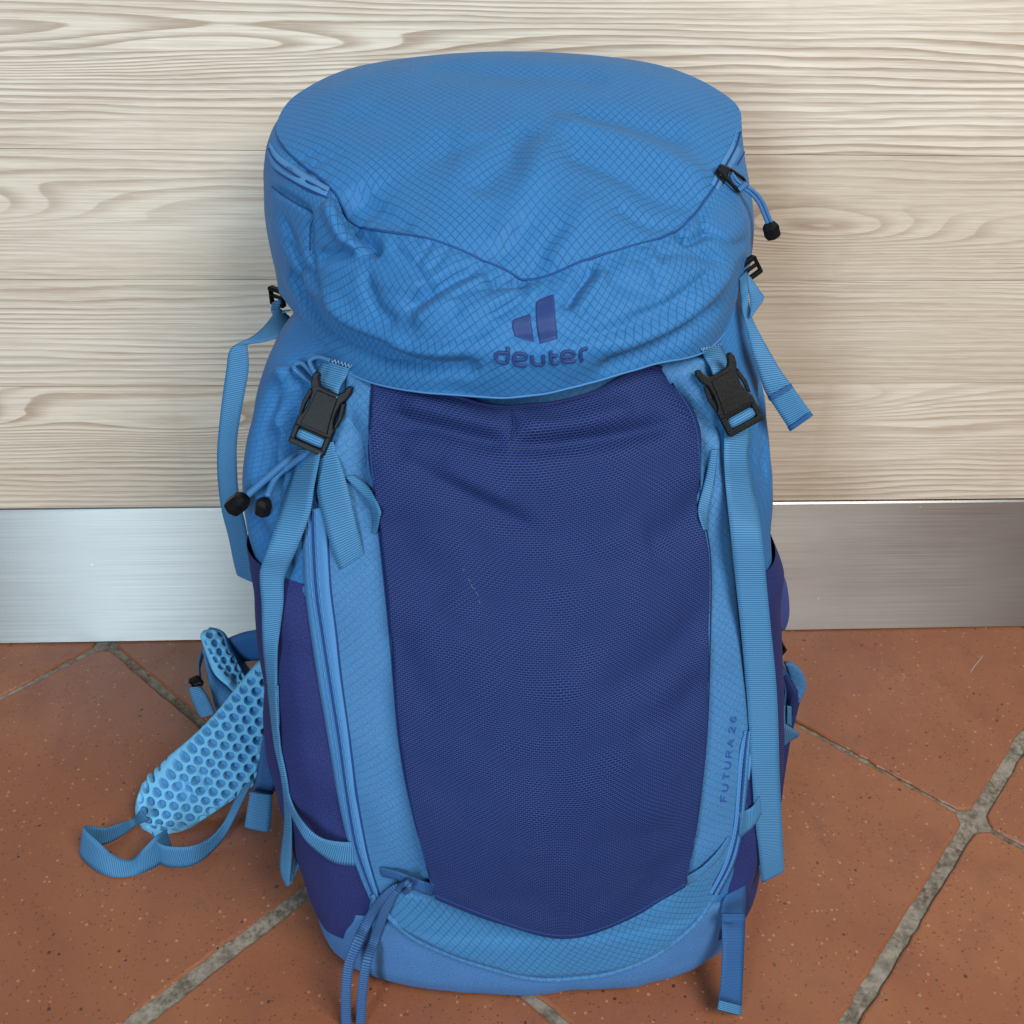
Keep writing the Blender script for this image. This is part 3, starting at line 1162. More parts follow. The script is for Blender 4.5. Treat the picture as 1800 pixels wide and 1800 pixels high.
SK2 = crease(SK2, Nk, lid_raw, puck + [
    ([(706, 548), (770, 505), (846, 466)], -0.0071, 0.0049),
    ([(720, 572), (790, 530), (870, 490)], 0.0047, 0.0057),
    ([(780, 530), (860, 500), (935, 492)], -0.0059, 0.0041),
    ([(800, 560), (900, 520), (960, 505)], 0.0036, 0.0057),
    ([(598, 350), (630, 405), (668, 452)], -0.0094, 0.0049),
    ([(575, 350), (600, 410), (640, 450)], 0.0071, 0.0049),
    ([(550, 452), (600, 446), (655, 440)], -0.0059, 0.0045),
    ([(640, 470), (660, 540), (700, 570)], -0.0041, 0.0057),
    ([(545, 385), (545, 450), (565, 520)], -0.0030, 0.0041),
    ([(500, 470), (540, 540), (600, 590), (690, 628)], -0.0105, 0.0082),
    ([(650, 620), (740, 642), (850, 645)], -0.0088, 0.0061),
    ([(560, 500), (620, 570), (720, 610), (820, 622)], 0.0059, 0.0074),
    ([(990, 545), (1015, 500), (1042, 462)], -0.0065, 0.0041),
    ([(1010, 560), (1040, 515), (1075, 470)], 0.0041, 0.0049),
    ([(965, 590), (1060, 585), (1150, 560), (1230, 520)], -0.0041, 0.0057),
    ([(1040, 655), (1120, 625), (1200, 588), (1275, 530)], -0.0078, 0.0070),
    ([(1050, 610), (1130, 590), (1220, 540), (1300, 450)], 0.0054, 0.0074),
    ([(1190, 405), (1215, 420), (1255, 400)], -0.0059, 0.0041),
    ([(1150, 450), (1200, 440), (1280, 460)], -0.0036, 0.0057),
    ([(1060, 455), (1100, 500), (1180, 520)], -0.0024, 0.0066),
    ([(880, 590), (980, 575), (1060, 540)], -0.0026, 0.0049),
    ([(480, 330), (515, 350), (550, 376)], -0.0035, 0.0025),
    ([(680, 425), (730, 470), (760, 520)], -0.0026, 0.0033),
    ([(560, 560), (640, 600), (700, 605)], -0.0026, 0.0033),
    ([(610, 480), (700, 500), (790, 490)], 0.0026, 0.0049),
    ([(700, 600), (780, 600), (870, 575)], -0.0026, 0.0037),
    ([(1100, 560), (1180, 530), (1260, 470)], -0.0026, 0.0033),
    ([(930, 500), (905, 530), (860, 560)], -0.0026, 0.0033),
    ([(1110, 445), (1150, 470), (1160, 510)], -0.0022, 0.0033),
    ([(1240, 400), (1290, 430), (1315, 420)], -0.0030, 0.0037),
    ([(500, 420), (530, 470), (560, 500)], -0.0035, 0.0041),
    ([(495, 380), (520, 440), (525, 520)], -0.0030, 0.0041),
])
ringl = np.linalg.norm(np.diff(np.concatenate([SKF[60], SKF[60][:1]]), axis=0), axis=1)
Uk = np.r_[0, np.cumsum(ringl)[:-1]]
Vk = np.concatenate([np.zeros((1, NL)), np.cumsum(np.linalg.norm(np.diff(SKF, axis=0), axis=2), 0)], 0)
UVk = np.stack([np.repeat(Uk[None], len(SK2), 0), -Vk], 2).reshape(-1, 2)
FK = grid_faces(len(SK2), NL, True)
lid = fix_normals(mk('lid', SK2.reshape(-1, 3), FK, M_LID, bag, UVk))
# top panel of the lid
NTP = 90
cen = s3.mean(0) + np.array([0.0, 0.0, 0.004])
TP = np.zeros((NTP, NL, 3))
seam2 = SK2[0]
soft = seam2.copy()
for _ in range(260):                  # away from the seam the top forgets its notches
    soft = 0.25 * np.roll(soft, 1, 0) + 0.5 * soft + 0.25 * np.roll(soft, -1, 0)
for r in range(NTP):
    f = (r / (NTP - 1)) ** 0.9
    bs_ = min(1.0, f * 3.2) ** 0.8
    TP[r] = (seam2 * (1 - bs_) + soft * bs_) * (1 - f) + cen * f
    rad = 1 - f
    TP[r, :, 2] += 0.020 * (1 - rad ** 2.6) * (1 if f < 1 else 1)
TP[-1] = TP[-1].mean(0)
Nt = grid_normals(TP, True)
Nt = Nt * np.where(Nt[..., 2:3] < 0, -1, 1)
upn = Nt[NTP // 2].mean(0)
bl = np.clip((np.arange(NTP) - NTP * 0.35) / (NTP * 0.3), 0, 1)[:, None, None]
Nt = Nt * (1 - bl) + upn * bl
Nt /= np.linalg.norm(Nt, axis=2, keepdims=True)
top_raw = Surf([(TP.reshape(-1, 3), grid_faces(NTP, NL, True))])
ef = np.clip(np.arange(NTP) / 14.0, 0, 1)[:, None]
TP2 = TP + Nt * ((0.0026 * vnoise(TP, 14) + 0.0007 * vnoise(TP, 40)) * ef)[..., None]
TP2 = crease(TP2, Nt, top_raw, [
    ([(960, 205), (1050, 232), (1150, 272), (1255, 325)], 0.0056, 0.0130),
    ([(985, 262), (1080, 300), (1160, 345), (1230, 372)], -0.0033, 0.0090),
    ([(975, 225), (940, 300), (905, 370), (880, 440)], 0.0047, 0.0110),
    ([(930, 210), (880, 280), (830, 340)], -0.0042, 0.0110),
    ([(1000, 200), (1100, 215), (1220, 250)], -0.0037, 0.0110),
    ([(1040, 330), (1010, 400), (960, 470)], 0.0024, 0.0090),
    ([(600, 190), (700, 240), (820, 260)], -0.0028, 0.0180),
    ([(620, 330), (660, 370), (730, 405)], -0.0028, 0.0070),
    ([(1080, 355), (1130, 390), (1190, 400)], -0.0028, 0.0060),
    ([(860, 460), (900, 430), (930, 380)], -0.0024, 0.0070),
    ([(940, 490), (955, 440), (1000, 380)], -0.0019, 0.0060),
    ([(740, 120), (900, 130), (1080, 140)], -0.0028, 0.0150),
])
TP2[-1] = TP2[-2].mean(0)
UVt = np.stack([TP2[..., 0], TP2[..., 1] * 1.08], 2).reshape(-1, 2)
FT = grid_faces(NTP, NL, True)
top = fix_normals(mk('top_panel', TP2.reshape(-1, 3), FT, M_LID, lid, UVt))
LIDP = [(SK2.reshape(-1, 3), FK), (TP2.reshape(-1, 3), FT)]
S_LID = Surf(LIDP)
# piping along the seam of the top panel, front half
pipe = SK2[1, 6:11 * ND - 4]
tube('piping', pipe + np.array([0, -0.0002, 0.0001]), (0.0008 + 0.0003 * vnoise(pipe, 80)) * np.clip(np.minimum(np.arange(len(pipe)), np.arange(len(pipe))[::-1]) / 18.0, 0.1, 1), M_SEAM, lid)
# stitched pale lining showing at the hem
hm = SK2[NSK // 3 * 3, 2 * ND:10 * ND] + np.array([0, -0.0004, -0.0002])
tube('hem_binding', hm, 0.0007, M_TAPE, lid)


def lift(surf, pxs, o, n=30, smooth=True):
    q = surf.pts(resample(pxs, n, smooth))
    d = q - CAM
    return q - d / np.linalg.norm(d, axis=1, keepdims=True) * o


# lid zippers
zl, _ = ribbon('lid_zipper', S_LID, [(474, 250, 470, 272, 0.0012), (490, 272, 482, 296, 0.0012), (525, 297, 516, 318, 0.0012), (556, 316, 548, 334, 0.0012), (580, 330, 573, 345, 0.0008)], M_TAPE, lid)
tube('zip_slit', lift(S_LID, [(472, 261), (486, 284), (520, 308), (552, 325), (576, 338)], 0.0024), 0.0007, M_DARKSEAM, zl, 6)
tube('seam_line', lift(S_LID, [(473, 276), (486, 300), (520, 322), (545, 336), (576, 348)], 0.0006), 0.0007, M_DARKSEAM, lid, 6)
tube('seam_line', lift(S_LID, [(478, 328), (500, 345), (525, 360), (551, 376), (546, 400), (545, 440)], 0.0002), 0.0006, M_SEAM, lid, 6)
zr, _ = ribbon('lid_zipper', S_LID, [(1296, 226, 1306, 240, 0.001), (1286, 252, 1302, 264, 0.001), (1266, 288, 1284, 300, 0.001), (1250, 322, 1262, 336, 0.0006)], M_TAPE, lid)
tube('zip_slit', lift(S_LID, [(1302, 232), (1294, 258), (1275, 294), (1256, 329)], 0.0022), 0.0007, M_DARKSEAM, zr, 6)
tube('seam_line', lift(S_LID, [(1308, 232), (1310, 262), (1296, 290)], 0.0004), 0.0007, M_DARKSEAM, lid, 6)

# embroidered emblem and letters
def zm(p):
    return (750 + p[0] / 4.5, 500 + p[1] / 4.5)


def plaque(edges, name):
    ed = [[zm(p) for p in e_] for e_ in edges]
    return drape(name, S_LID, ed, 24, 16, 0.0010, M_LOGO, lid, lip=0.0009)


plaque(([(676, 285), (700, 268), (760, 248), (822, 226)], [(822, 226), (836, 330), (855, 466)], [(690, 410), (760, 438), (855, 466)], [(676, 285), (672, 340), (690, 410)]), 'emblem')
plaque(([(862, 138), (880, 118), (940, 92), (1010, 68)], [(1010, 68), (1022, 240), (1040, 436)], [(890, 482), (960, 460), (1040, 436)], [(862, 138), (862, 300), (890, 482)]), 'emblem')
GLY = [
    [[(640, 492), (645, 560), (635, 622)], [(638, 545), (590, 538), (552, 548), (548, 575), (562, 606), (600, 618), (636, 620)]],
    [[(694, 594), (780, 592), (782, 560), (740, 546), (700, 552), (690, 590), (700, 626), (740, 640), (788, 641)]],
    [[(832, 560), (838, 610), (862, 632), (925, 634)], [(922, 556), (926, 634)]],
    [[(982, 524), (984, 592), (1000, 622), (1042, 624)], [(984, 566), (1036, 562)]],
    [[(1074, 576), (1160, 568), (1160, 538), (1118, 528), (1080, 538), (1070, 576), (1082, 604), (1120, 612), (1176, 604)]],
    [[(1228, 608), (1218, 560), (1224, 520), (1272, 504)]],
]
for g in GLY:
    VV, FF, UU, off = [], [], [], 0
    for stv in g:
        Q = lift(S_LID, [zm(p) for p in stv], 0.0006, 26)
        v_, f_, u_ = tube_mesh(Q, 0.00115, 8, 0.75)
        VV.append(v_); UU.append(u_)
        FF += [tuple(i + off for i in f) for f in f_]
        off += len(v_)
    fix_normals(mk('letter', np.concatenate(VV), FF, M_LOGO, lid, np.concatenate(UU)))

# printed model name up the right edge of the front panel
def zf(p):
    return (1150 + p[0] / 5.143, 1100 + p[1] / 5.143)


CH = {'F': [[(0, 0), (0, 1)], [(0, 1), (.62, 1)], [(0, .52), (.52, .52)]],
      'U': [[(0, 1), (0, .3), (.12, .06), (.36, 0), (.6, .06), (.72, .3), (.72, 1)]],
      'T': [[(0, 1), (.74, 1)], [(.37, 0), (.37, 1)]],
      'R': [[(0, 0), (0, 1)], [(0, 1), (.45, 1), (.64, .88), (.64, .66), (.45, .52), (0, .52)], [(.36, .52), (.68, 0)]],
      'A': [[(0, 0), (.38, 1)], [(.38, 1), (.76, 0)], [(.14, .34), (.62, .34)]],
      '2': [[(0, .78), (.12, .96), (.36, 1), (.58, .9), (.6, .7), (.3, .35), (0, 0)], [(0, 0), (.64, 0)]],
      '6': [[(.58, .94), (.3, 1), (.06, .7), (0, .35), (.1, .06), (.34, 0), (.58, .1), (.62, .34), (.5, .56), (.28, .58), (.06, .44)]]}
S3 = Surf([BODY, PF, PK, PB, PSL, PSR, PBA])
b0, b1 = np.array([652., 1590.]), np.array([742., 830.])
adv = (b1 - b0) / np.linalg.norm(b1 - b0)
upv = np.array([adv[1], -adv[0]])
upv = upv if upv[0] < 0 else -upv
posn = 0.0
for chn, wd_ in (('F', 94), ('U', 104), ('T', 100), ('U', 104), ('R', 98), ('A', 126), ('2', 92), ('6', 60)):
    VV, FF, UU, off = [], [], [], 0
    for stv in CH[chn]:
        pts = [zf(b0 + adv * (posn + p[0] * 80) + upv * p[1] * 52) for p in stv]
        Q = lift(S3, pts, 0.0003, 16, False)
        v_, f_, u_ = tube_mesh(Q, 0.0006, 6, 0.35)
        VV.append(v_); UU.append(u_)
        FF += [tuple(i + off for i in f) for f in f_]
        off += len(v_)
    fix_normals(mk('letter', np.concatenate(VV), FF, M_PRINT, fp, np.concatenate(UU)))
    posn += wd_

# seam lines and piping of the front
tube('piping', lift(S3, [(655, 1572), (684, 1611), (725, 1647), (787, 1676), (850, 1698), (940, 1720), (1020, 1718), (1080, 1708), (1150, 1680), (1215, 1630), (1245, 1590), (1270, 1545)], 0.001, 80), 0.0022, M_PANEL, fp)
for ln in ([(652, 685), (649, 760), (656, 850), (666, 940), (673, 1000), (686, 1130), (701, 1300), (723, 1420), (763, 1570)],
           [(763, 1573), (850, 1608), (950, 1640), (1020, 1642), (1100, 1613), (1205, 1553)],
           [(1206, 1548), (1225, 1450), (1242, 1300), (1248, 1150), (1250, 1000), (1242, 930), (1231, 890), (1230, 800), (1217, 731), (1182, 674)]):
    tube('seam_line', lift(S3, ln, 0.0000, 70), 0.0006, M_DARKSEAM, pk, 6)

# ------------------------------------------------------------------ front zippers
def zipper(left, right, mid, tick):
    st_ = [(a[0], a[1], b[0], b[1], 0.0012) for a, b in zip(left, right)]
    z_, pz = ribbon('front_zipper', S3, st_, M_TAPE, bag, 0.0016)
    Sz = Surf([pz, BODY, PF, PSL, PSR, PB])
    tube('zip_slit', lift(Sz, mid, 0.0008, 70), 0.0008, M_DARKSEAM, z_, 6)
    for dx in (-tick, tick):
        q = lift(Sz, [(p[0] + dx, p[1]) for p in mid], 0.0004, 120)
        V_, F_, U_ = tube_mesh(q, 0.0006 + 0.00035 * np.sin(np.arange(120) * 2.1), 6)
        mk('stitch_line', V_, F_, M_TAPE, z_, U_)
    q = lift(S3, [(p[0] + 1.5, p[1]) for p in right], 0.0006, 70)
    tube('seam_line', q, 0.0007, M_DARKSEAM, z_, 6)
    return z_


zipper([(533, 900), (533, 960), (537, 1040), (546, 1110), (560, 1200), (577, 1300), (594, 1400), (612, 1480), (633, 1540), (655, 1590)],
       [(572, 890), (575, 960), (580, 1040), (589, 1110), (599, 1200), (613, 1300), (626, 1400), (640, 1480), (652, 1530), (666, 1575)],
       [(549, 880), (551, 960), (556, 1040), (566, 1110), (580, 1200), (596, 1300), (610, 1400), (624, 1480), (641, 1535), (660, 1582)], 7)
zipper([(1309, 1285), (1300, 1330), (1295, 1400), (1289, 1460), (1272, 1520), (1246, 1572)],
       [(1319, 1285), (1317, 1330), (1311, 1400), (1303, 1460), (1290, 1515), (1262, 1572)],
       [(1314, 1285), (1309, 1330), (1303, 1400), (1297, 1460), (1282, 1517), (1254, 1572)], 4)
tube('piping', lift(S3, [(1290, 960), (1300, 1060), (1312, 1190), (1319, 1300), (1314, 1370)], 0.001, 50), 0.0016, M_TAPE, fp)

S4 = Surf([BODY, PF, PK, PB, PSL, PSR] + LIDP)
# ------------------------------------------------------------------ side webbing tabs
ribbon('webbing_tab', S4, [(606, 838, 622, 836, 0.002), (628, 862, 650, 858, 0.003), (648, 886, 668, 896, 0.004), (655, 912, 667, 912, 0.004), (654, 935, 663, 938, 0.001)], M_WEB, bag)
ribbon('webbing_tab', S4, [(1250, 790, 1262, 790, 0.002), (1240, 840, 1255, 845, 0.003), (1228, 888, 1246, 895, 0.004), (1229, 908, 1244, 912, 0.004), (1237, 932, 1244, 932, 0.001)], M_WEB, bag)

# ------------------------------------------------------------------ buckle straps
ribbon('anchor_strap', S4, [(566, 780, 586, 776, 0.003), (556, 853, 607, 842, 0.004), (573, 929, 624, 913, 0.004), (586, 972, 633, 948, 0.003), (598, 1001, 640, 974, 0.001)], M_WEB, bag)
sL, PSTL = ribbon('front_strap', S4, [
    (523, 790, 564, 792, 0.006), (521, 806, 561, 808, 0.010), (516, 826, 557, 828, 0.011), (504, 862, 551, 860, 0.010), (493, 898, 544, 905, 0.010), (471, 964, 520, 969, -.315),
    (458, 1000, 504, 1004, -.316), (457, 1024, 499, 1024, -.318), (460, 1062, 498, 1062, -.322), (461, 1107, 493, 1102, -.328),
    (463, 1144, 488, 1142, -.330, -.335), (468, 1187, 487, 1187, -.330, -.338), (473, 1236, 487, 1236, -.332, -.345), (482, 1310, 493, 1310, -.338, -.355),
    (495, 1372, 505, 1372, -.345, -.362), (500, 1441, 512, 1441, -.358, -.366), (492, 1522, 512, 1513, -.368, -.374), (503, 1556, 507, 1557, -.374, -.377)], M_WEB, bag, guard=0.0035)
ribbon('folded_end', S4, [(504, 1556, 507, 1558, -.371, -.373), (511, 1530, 521, 1533, -.366, -.368), (515, 1505, 529, 1508, -.362, -.364), (513, 1490, 516, 1480, -.358, -.356)], M_WEB, sL)
# right strap
sR, PSTR = ribbon('front_strap', S4, [
    (1276, 742, 1320, 742, 0.003), (1273, 770, 1318, 775, 0.008), (1273, 810, 1316, 810, 0.010), (1276, 858, 1325, 862, 0.010), (1284, 936, 1338, 936, -.322), (1294, 1033, 1348, 1033, -.333),
    (1302, 1105, 1355, 1105, -.342), (1311, 1197, 1364, 1197, -.352), (1316, 1275, 1368, 1275, -.362), (1321, 1353, 1370, 1353, -.372),
    (1327, 1440, 1374, 1440, -.382), (1333, 1489, 1376, 1485, -.386), (1339, 1552, 1378, 1531, -.390)], M_WEB, bag, guard=0.0035)
ribbon('folded_end', S4, [(1339, 1551, 1345, 1548, -.387), (1333, 1520, 1345, 1515, -.382), (1325, 1491, 1340, 1488, -.376)], M_WEB, sR)
# short webbing sewn to the lid that carries each buckle
ribbon('buckle_strap', S4, [(567, 632, 615, 648, 0.0016), (560, 652, 608, 664, 0.004), (556, 668, 598, 680, 0.010), (552, 690, 592, 702, 0.012)], M_WEB, bag)
ribbon('buckle_strap', S4, [(1232, 612, 1268, 606, 0.0016), (1240, 630, 1276, 626, 0.004), (1250, 648, 1288, 646, 0.010), (1256, 668, 1292, 664, 0.012)], M_WEB, bag)


def zigzag(p0, p1, amp, k, parent):
    p0, p1 = np.array(p0, float), np.array(p1, float)
    d = (p1 - p0) / np.linalg.norm(p1 - p0)
    nn = np.array([-d[1], d[0]])
    q = [tuple(p0 + (p1 - p0) * i / k + nn * amp * (1 if i % 2 else -1)) for i in range(k + 1)]
    tube('bar_tack', lift(S4, q, 0.0022, k * 4 + 1, False), 0.00035, M_TACK, parent, 5)


zigzag((570, 630), (618, 645), 3.5, 16, lid)
zigzag((1233, 616), (1268, 607), 3.0, 14, lid)


def side_buckle(c_px, top_px, bot_px, off, mirror, web_px):
    c = edge_pt(S4, c_px, off)
    t_ = at_y([top_px], c[1] + 0.012)[0]
    b_ = at_y([bot_px], c[1] - 0.008)[0]
    tw = (CAM - c) / np.linalg.norm(CAM - c) + np.array([-0.25 if mirror else 0.25, 0, 0]) * -1
    fr = frame_at(c, b_ - t_, tw)
    e_ = empty_part('buckle', bag)
    hw = 13.2
    halfsh = [(0, 17), (7, 17.5), (9.3, 20.5), (10.5, 25), (13.2, 25.5), (14.4, 22), (13.4, 17), (10.6, 11.5), (9.9, 4), (11.0, -3), (hw, -7), (hw, -12.5), (0, -12.5)]
    outl = halfsh + [(-x, y) for x, y in halfsh[::-1]][1:-1]
    pieces = [(outl, -3.2, 3.4),
              ([(9.4, -12), (hw, -12), (hw, -24.6), (9.4, -24.6)], -3.0, 3.2),
              ([(-hw, -12), (-9.4, -12), (-9.4, -24.6), (-hw, -24.6)], -3.0, 3.2),
              ([(-hw, -21.4), (hw, -21.4), (hw - 0.6, -25.6), (-hw + 0.6, -25.6)], -3.4, 3.6),
              ([(-9.6, -12), (9.6, -12), (9.6, -13.8), (-9.6, -13.8)], -2.6, 2.6)]
    prisms('housing', pieces, fr, M_BLACK, e_, 0.0009)
    # centre plate stands a little proud, prongs at the sides
    plate = [(-7.4, 14.5), (7.4, 14.5), (8.0, 4), (8.8, -4), (10, -10.5), (-10, -10.5), (-8.8, -4), (-8.0, 4)]
    prisms('plate', [(plate, 3.0, 4.5)], fr, M_BLACK, e_, 0.0006)
    for s_ in (-1, 1):
        prisms('prong', [([(s_ * 10.4, 12), (s_ * 13.0, 13.5), (s_ * 14.6, 3), (s_ * 13.6, -5), (s_ * 11.6, -5), (s_ * 11.8, 3)][::s_], -1.8, 1.6)], fr, M_BLACK, e_, 0.0006)
    # webbing seen through the ladder
    c0, x, y, z = fr
    ys = [(-14.0, -1.5), (-15.4, 1.6), (-17.6, 2.5), (-19.8, 1.8), (-21.2, -1.0)]
    L = np.array([c0 + (-9.2 * x + a * y + b * z) * 0.001 for a, b in ys])
    R = np.array([c0 + (9.2 * x + a * y + b * z) * 0.001 for a, b in ys])
    A = catmull(np.concatenate([L, R], 1), 6)
    V_, F_, U_ = ribbon_mesh(A[:, :3], A[:, 3:], 0.0014)
    fix_normals(mk('webbing', V_, F_, M_WEB, e_, U_))
    return e_


def empty_part(name, parent):
    o_ = bpy.data.objects.new(name, None)
    COL.objects.link(o_)
    o_.empty_display_size = 0.02
    o_.parent = parent
    o_.matrix_parent_inverse = Matrix.Translation(parent.location).inverted()
    return o_


side_buckle((564, 728), (590, 668), (540, 792), 0.018, False, None)
side_buckle((1282, 694), (1254, 640), (1311, 752), 0.018, True, None)

# ------------------------------------------------------------------ lid stabiliser straps at the sides
S5 = Surf([BODY, PF, PK, PB, PSL, PSR, PSTL] + LIDP)
a_, _ = ribbon('lid_strap', S5, [(488, 540, 512, 560, -.14), (478, 556, 514, 585, -.150, -.165), (462, 576, 500, 590, -.165, -.175), (443, 592, 462, 601, -.175, -.18), (421, 602, 436, 606, -.180), (403, 618, 435, 612, -.185), (397, 656, 437, 648, -.19),
                               (388, 722, 426, 713, -.20), (382, 789, 417, 770, -.205), (383, 844, 416, 815, -.21), (390, 898, 420, 870, -.215),
                               (402, 945, 433, 929, -.215), (411, 990, 443, 990, -.215), (417, 1011, 449, 1025, -.213)], M_WEB, bag)
ribbon('folded_end', S5, [(440, 966, 449, 966, -.212, -.205), (441, 995, 449, 995, -.212, -.203), (446, 1018, 450, 1022, -.212, -.208)], M_WEBD, a_)


def ladder(px, top_px, bot_px, Y, w_, name='ladder_buckle', parent=None, side=0.0):
    c = at_y([px], Y)[0]
    fr = frame_at(c, at_y([bot_px], Y)[0] - at_y([top_px], Y)[0], (CAM - c) / np.linalg.norm(CAM - c) + np.array([side, 0, 0]))
    h = w_ * 0.85
    rail = w_ * 0.26
    pcs = [([(-w_, h), (-w_ + 1.5, h + 1.5), (w_ - 1.5, h + 1.5), (w_, h), (w_, h - rail), (-w_, h - rail)], -1.8, 2.4),
           ([(-w_, -h), (-w_ + 1, -h - 1), (w_ - 1, -h - 1), (w_, -h), (w_, -h + rail), (-w_, -h + rail)], -1.8, 2.0),
           ([(-w_, h), (-w_ + rail, h), (-w_ + rail, -h), (-w_, -h)], -2.0, 1.8),
           ([(w_ - rail, h), (w_, h), (w_, -h), (w_ - rail, -h)], -2.0, 1.8),
           ([(-w_, 1.2), (w_, 1.2), (w_, -1.2), (-w_, -1.2)], -1.4, 1.2)]
    return prisms(name, pcs, fr, M_BLACK, parent or bag, 0.0007)


ladder((487, 522), (486, 500), (492, 548), -.125, 7.5, side=-0.9)
ladder((1318, 473), (1308, 452), (1330, 496), -.188, 7.6, side=0.35)
ribbon('strap_loop', S5, [(479, 532, 494, 526, -.128), (476, 545, 492, 548, -.135), (483, 556, 500, 545, -.140), (500, 548, 512, 545, -.145)], M_WEB, bag, 0.0012)
ribbon('lid_strap', S5, [(1300, 490, 1312, 476, -.190), (1302, 520, 1315, 510, -.20), (1305, 545, 1320, 553, -.212), (1313, 580, 1332, 580, -.225), (1322, 616, 1353, 618, -.236), (1334, 655, 1372, 650, -.243),
                         (1344, 687, 1391, 676, -.248), (1362, 716, 1408, 700, -.25), (1389, 757, 1429, 729, -.252)], M_WEB, bag, guard=0.004)
ribbon('strap_loop', S5, [(1310, 482, 1320, 488, -.192), (1314, 505, 1336, 512, -.197), (1318, 522, 1343, 525, -.203), (1319, 545, 1330, 545, -.215), (1318, 556, 1322, 557, -.220)], M_WEB, bag)
ribbon('strap_hem', S5, [(1349, 698, 1391, 674, -.2515), (1353, 705, 1394, 681, -.2525)], M_WEBD, bag)
ribbon('strap_hem', S5, [(1384, 752, 1424, 724, -.254), (1389, 758, 1429, 730, -.2545)], M_WEBD, bag)
# ------------------------------------------------------------------ draw cords
def cord_end(px, dirpx, Y, r, ln_, parent):
    c = at_y([px], Y)[0]
    d = at_y([dirpx], Y)[0] - c
    d /= np.linalg.norm(d)
    fr = frame_at(c, d)
    c0, x, y, z = fr
    V_, F_ = [], []
    secs = [(-ln_, 0.80), (-ln_ * 0.72, 1.0), (ln_ * 0.55, 1.0), (ln_, 0.66)]
    for s_, q in secs:
        for k_ in range(6):
            a = math.pi / 3 * k_ + 0.3
            V_.append(c0 + (x * math.cos(a) + z * math.sin(a)) * r * q + y * s_)
    F_ = grid_faces(4, 6, True) + [(5, 4, 3, 2, 1, 0), (18, 19, 20, 21, 22, 23)]
    o_ = fix_normals(mk('cord_end', V_, F_, M_BLACK, parent, smooth=False))
    bm = bmesh.new()
    bm.from_mesh(o_.data)
    bmesh.ops.bevel(bm, geom=list(bm.edges), offset=0.0004, segments=2, affect='EDGES', clamp_overlap=True)
    bm.to_mesh(o_.data)
    bm.free()
    return o_


def cord(pts, r=0.0016, name='draw_cord', parent=None, n=10):
    P3 = np.array([at_y([p[:2]], p[2])[0] if p[2] < 0 else edge_pt(S4, p[:2], p[2]) for p in pts])
    return tube(name, catmull(P3, n), r, M_CORD, parent or bag)


c1 = cord([(552, 772, 0.002), (530, 790, 0.003), (502, 812, 0.010), (470, 840, 0.016), (436, 870, 0.02)], 0.0026)
pY = edge_pt(S4, (436, 870), 0.02)[1]
cord_end((418, 885), (402, 898), pY, 0.0072, 0.0078, c1)
c2 = cord([(558, 780, 0.002), (535, 800, 0.003), (508, 820, 0.010), (486, 838, 0.014), (470, 872, 0.014)], 0.0024)
pY = edge_pt(S4, (470, 872), 0.014)[1]
cord_end((463, 891), (459, 905), pY, 0.0060, 0.0062, c2)
cord([(570, 690, 0.006), (540, 668, 0.008), (520, 652, 0.008), (518, 642, 0.007), (532, 640, 0.006), (556, 664, 0.006)], 0.0017, 'cord_loop')
cord([(572, 680, 0.006), (550, 650, 0.008), (545, 634, 0.007), (560, 628, 0.006), (580, 634, 0.005)], 0.0017, 'cord_loop')

# lid zip pull on the right
pull = empty_part('zipper_pull', bag)
c = edge_pt(S_LID, (1268, 307), 0.003)
fr = frame_at(c, at_y([(1262, 322)], c[1])[0] - at_y([(1274, 292)], c[1])[0])
prisms('slider', [([(-3.6, 6.5), (3.6, 6.5), (4.6, 2), (3.6, -6), (-3.6, -6), (-4.6, 2)], -2, 3.4)], fr, M_BLACK, pull, 0.001)
rp = [(1262, 298), (1274, 294), (1296, 306), (1309, 318), (1304, 332), (1296, 334), (1280, 318), (1266, 308)]
Q = lift(S_LID, rp + [rp[0]], 0.007, 48)
tube('ring', Q, 0.0012, M_BLACK, pull, 8)
q0 = edge_pt(S_LID, (1292, 318), 0.0075)
Yc = q0[1]
cc = [(1285, 306), (1296, 322), (1320, 336), (1336, 354), (1346, 376), (1354, 396)]
for k_, dx in enumerate((-3.0, 3.0)):
    P3 = np.array([at_y([(p[0] + dx * (1 if i > 0 else 0.3), p[1] - dx * 0.6)], Yc - 0.001 * i)[0] for i, p in enumerate(cc)])
    tube('cord', catmull(P3, 8), 0.0013, M_CORD, pull)
P3 = np.array([at_y([p], Yc - 0.003)[0] for p in [(1299, 334), (1308, 326), (1312, 322)]])
tube('cord_knot', catmull(P3, 6), 0.0024, M_CORD, pull)
cord_end((1356, 405), (1359, 418), Yc - 0.006, 0.0060, 0.0058, pull)

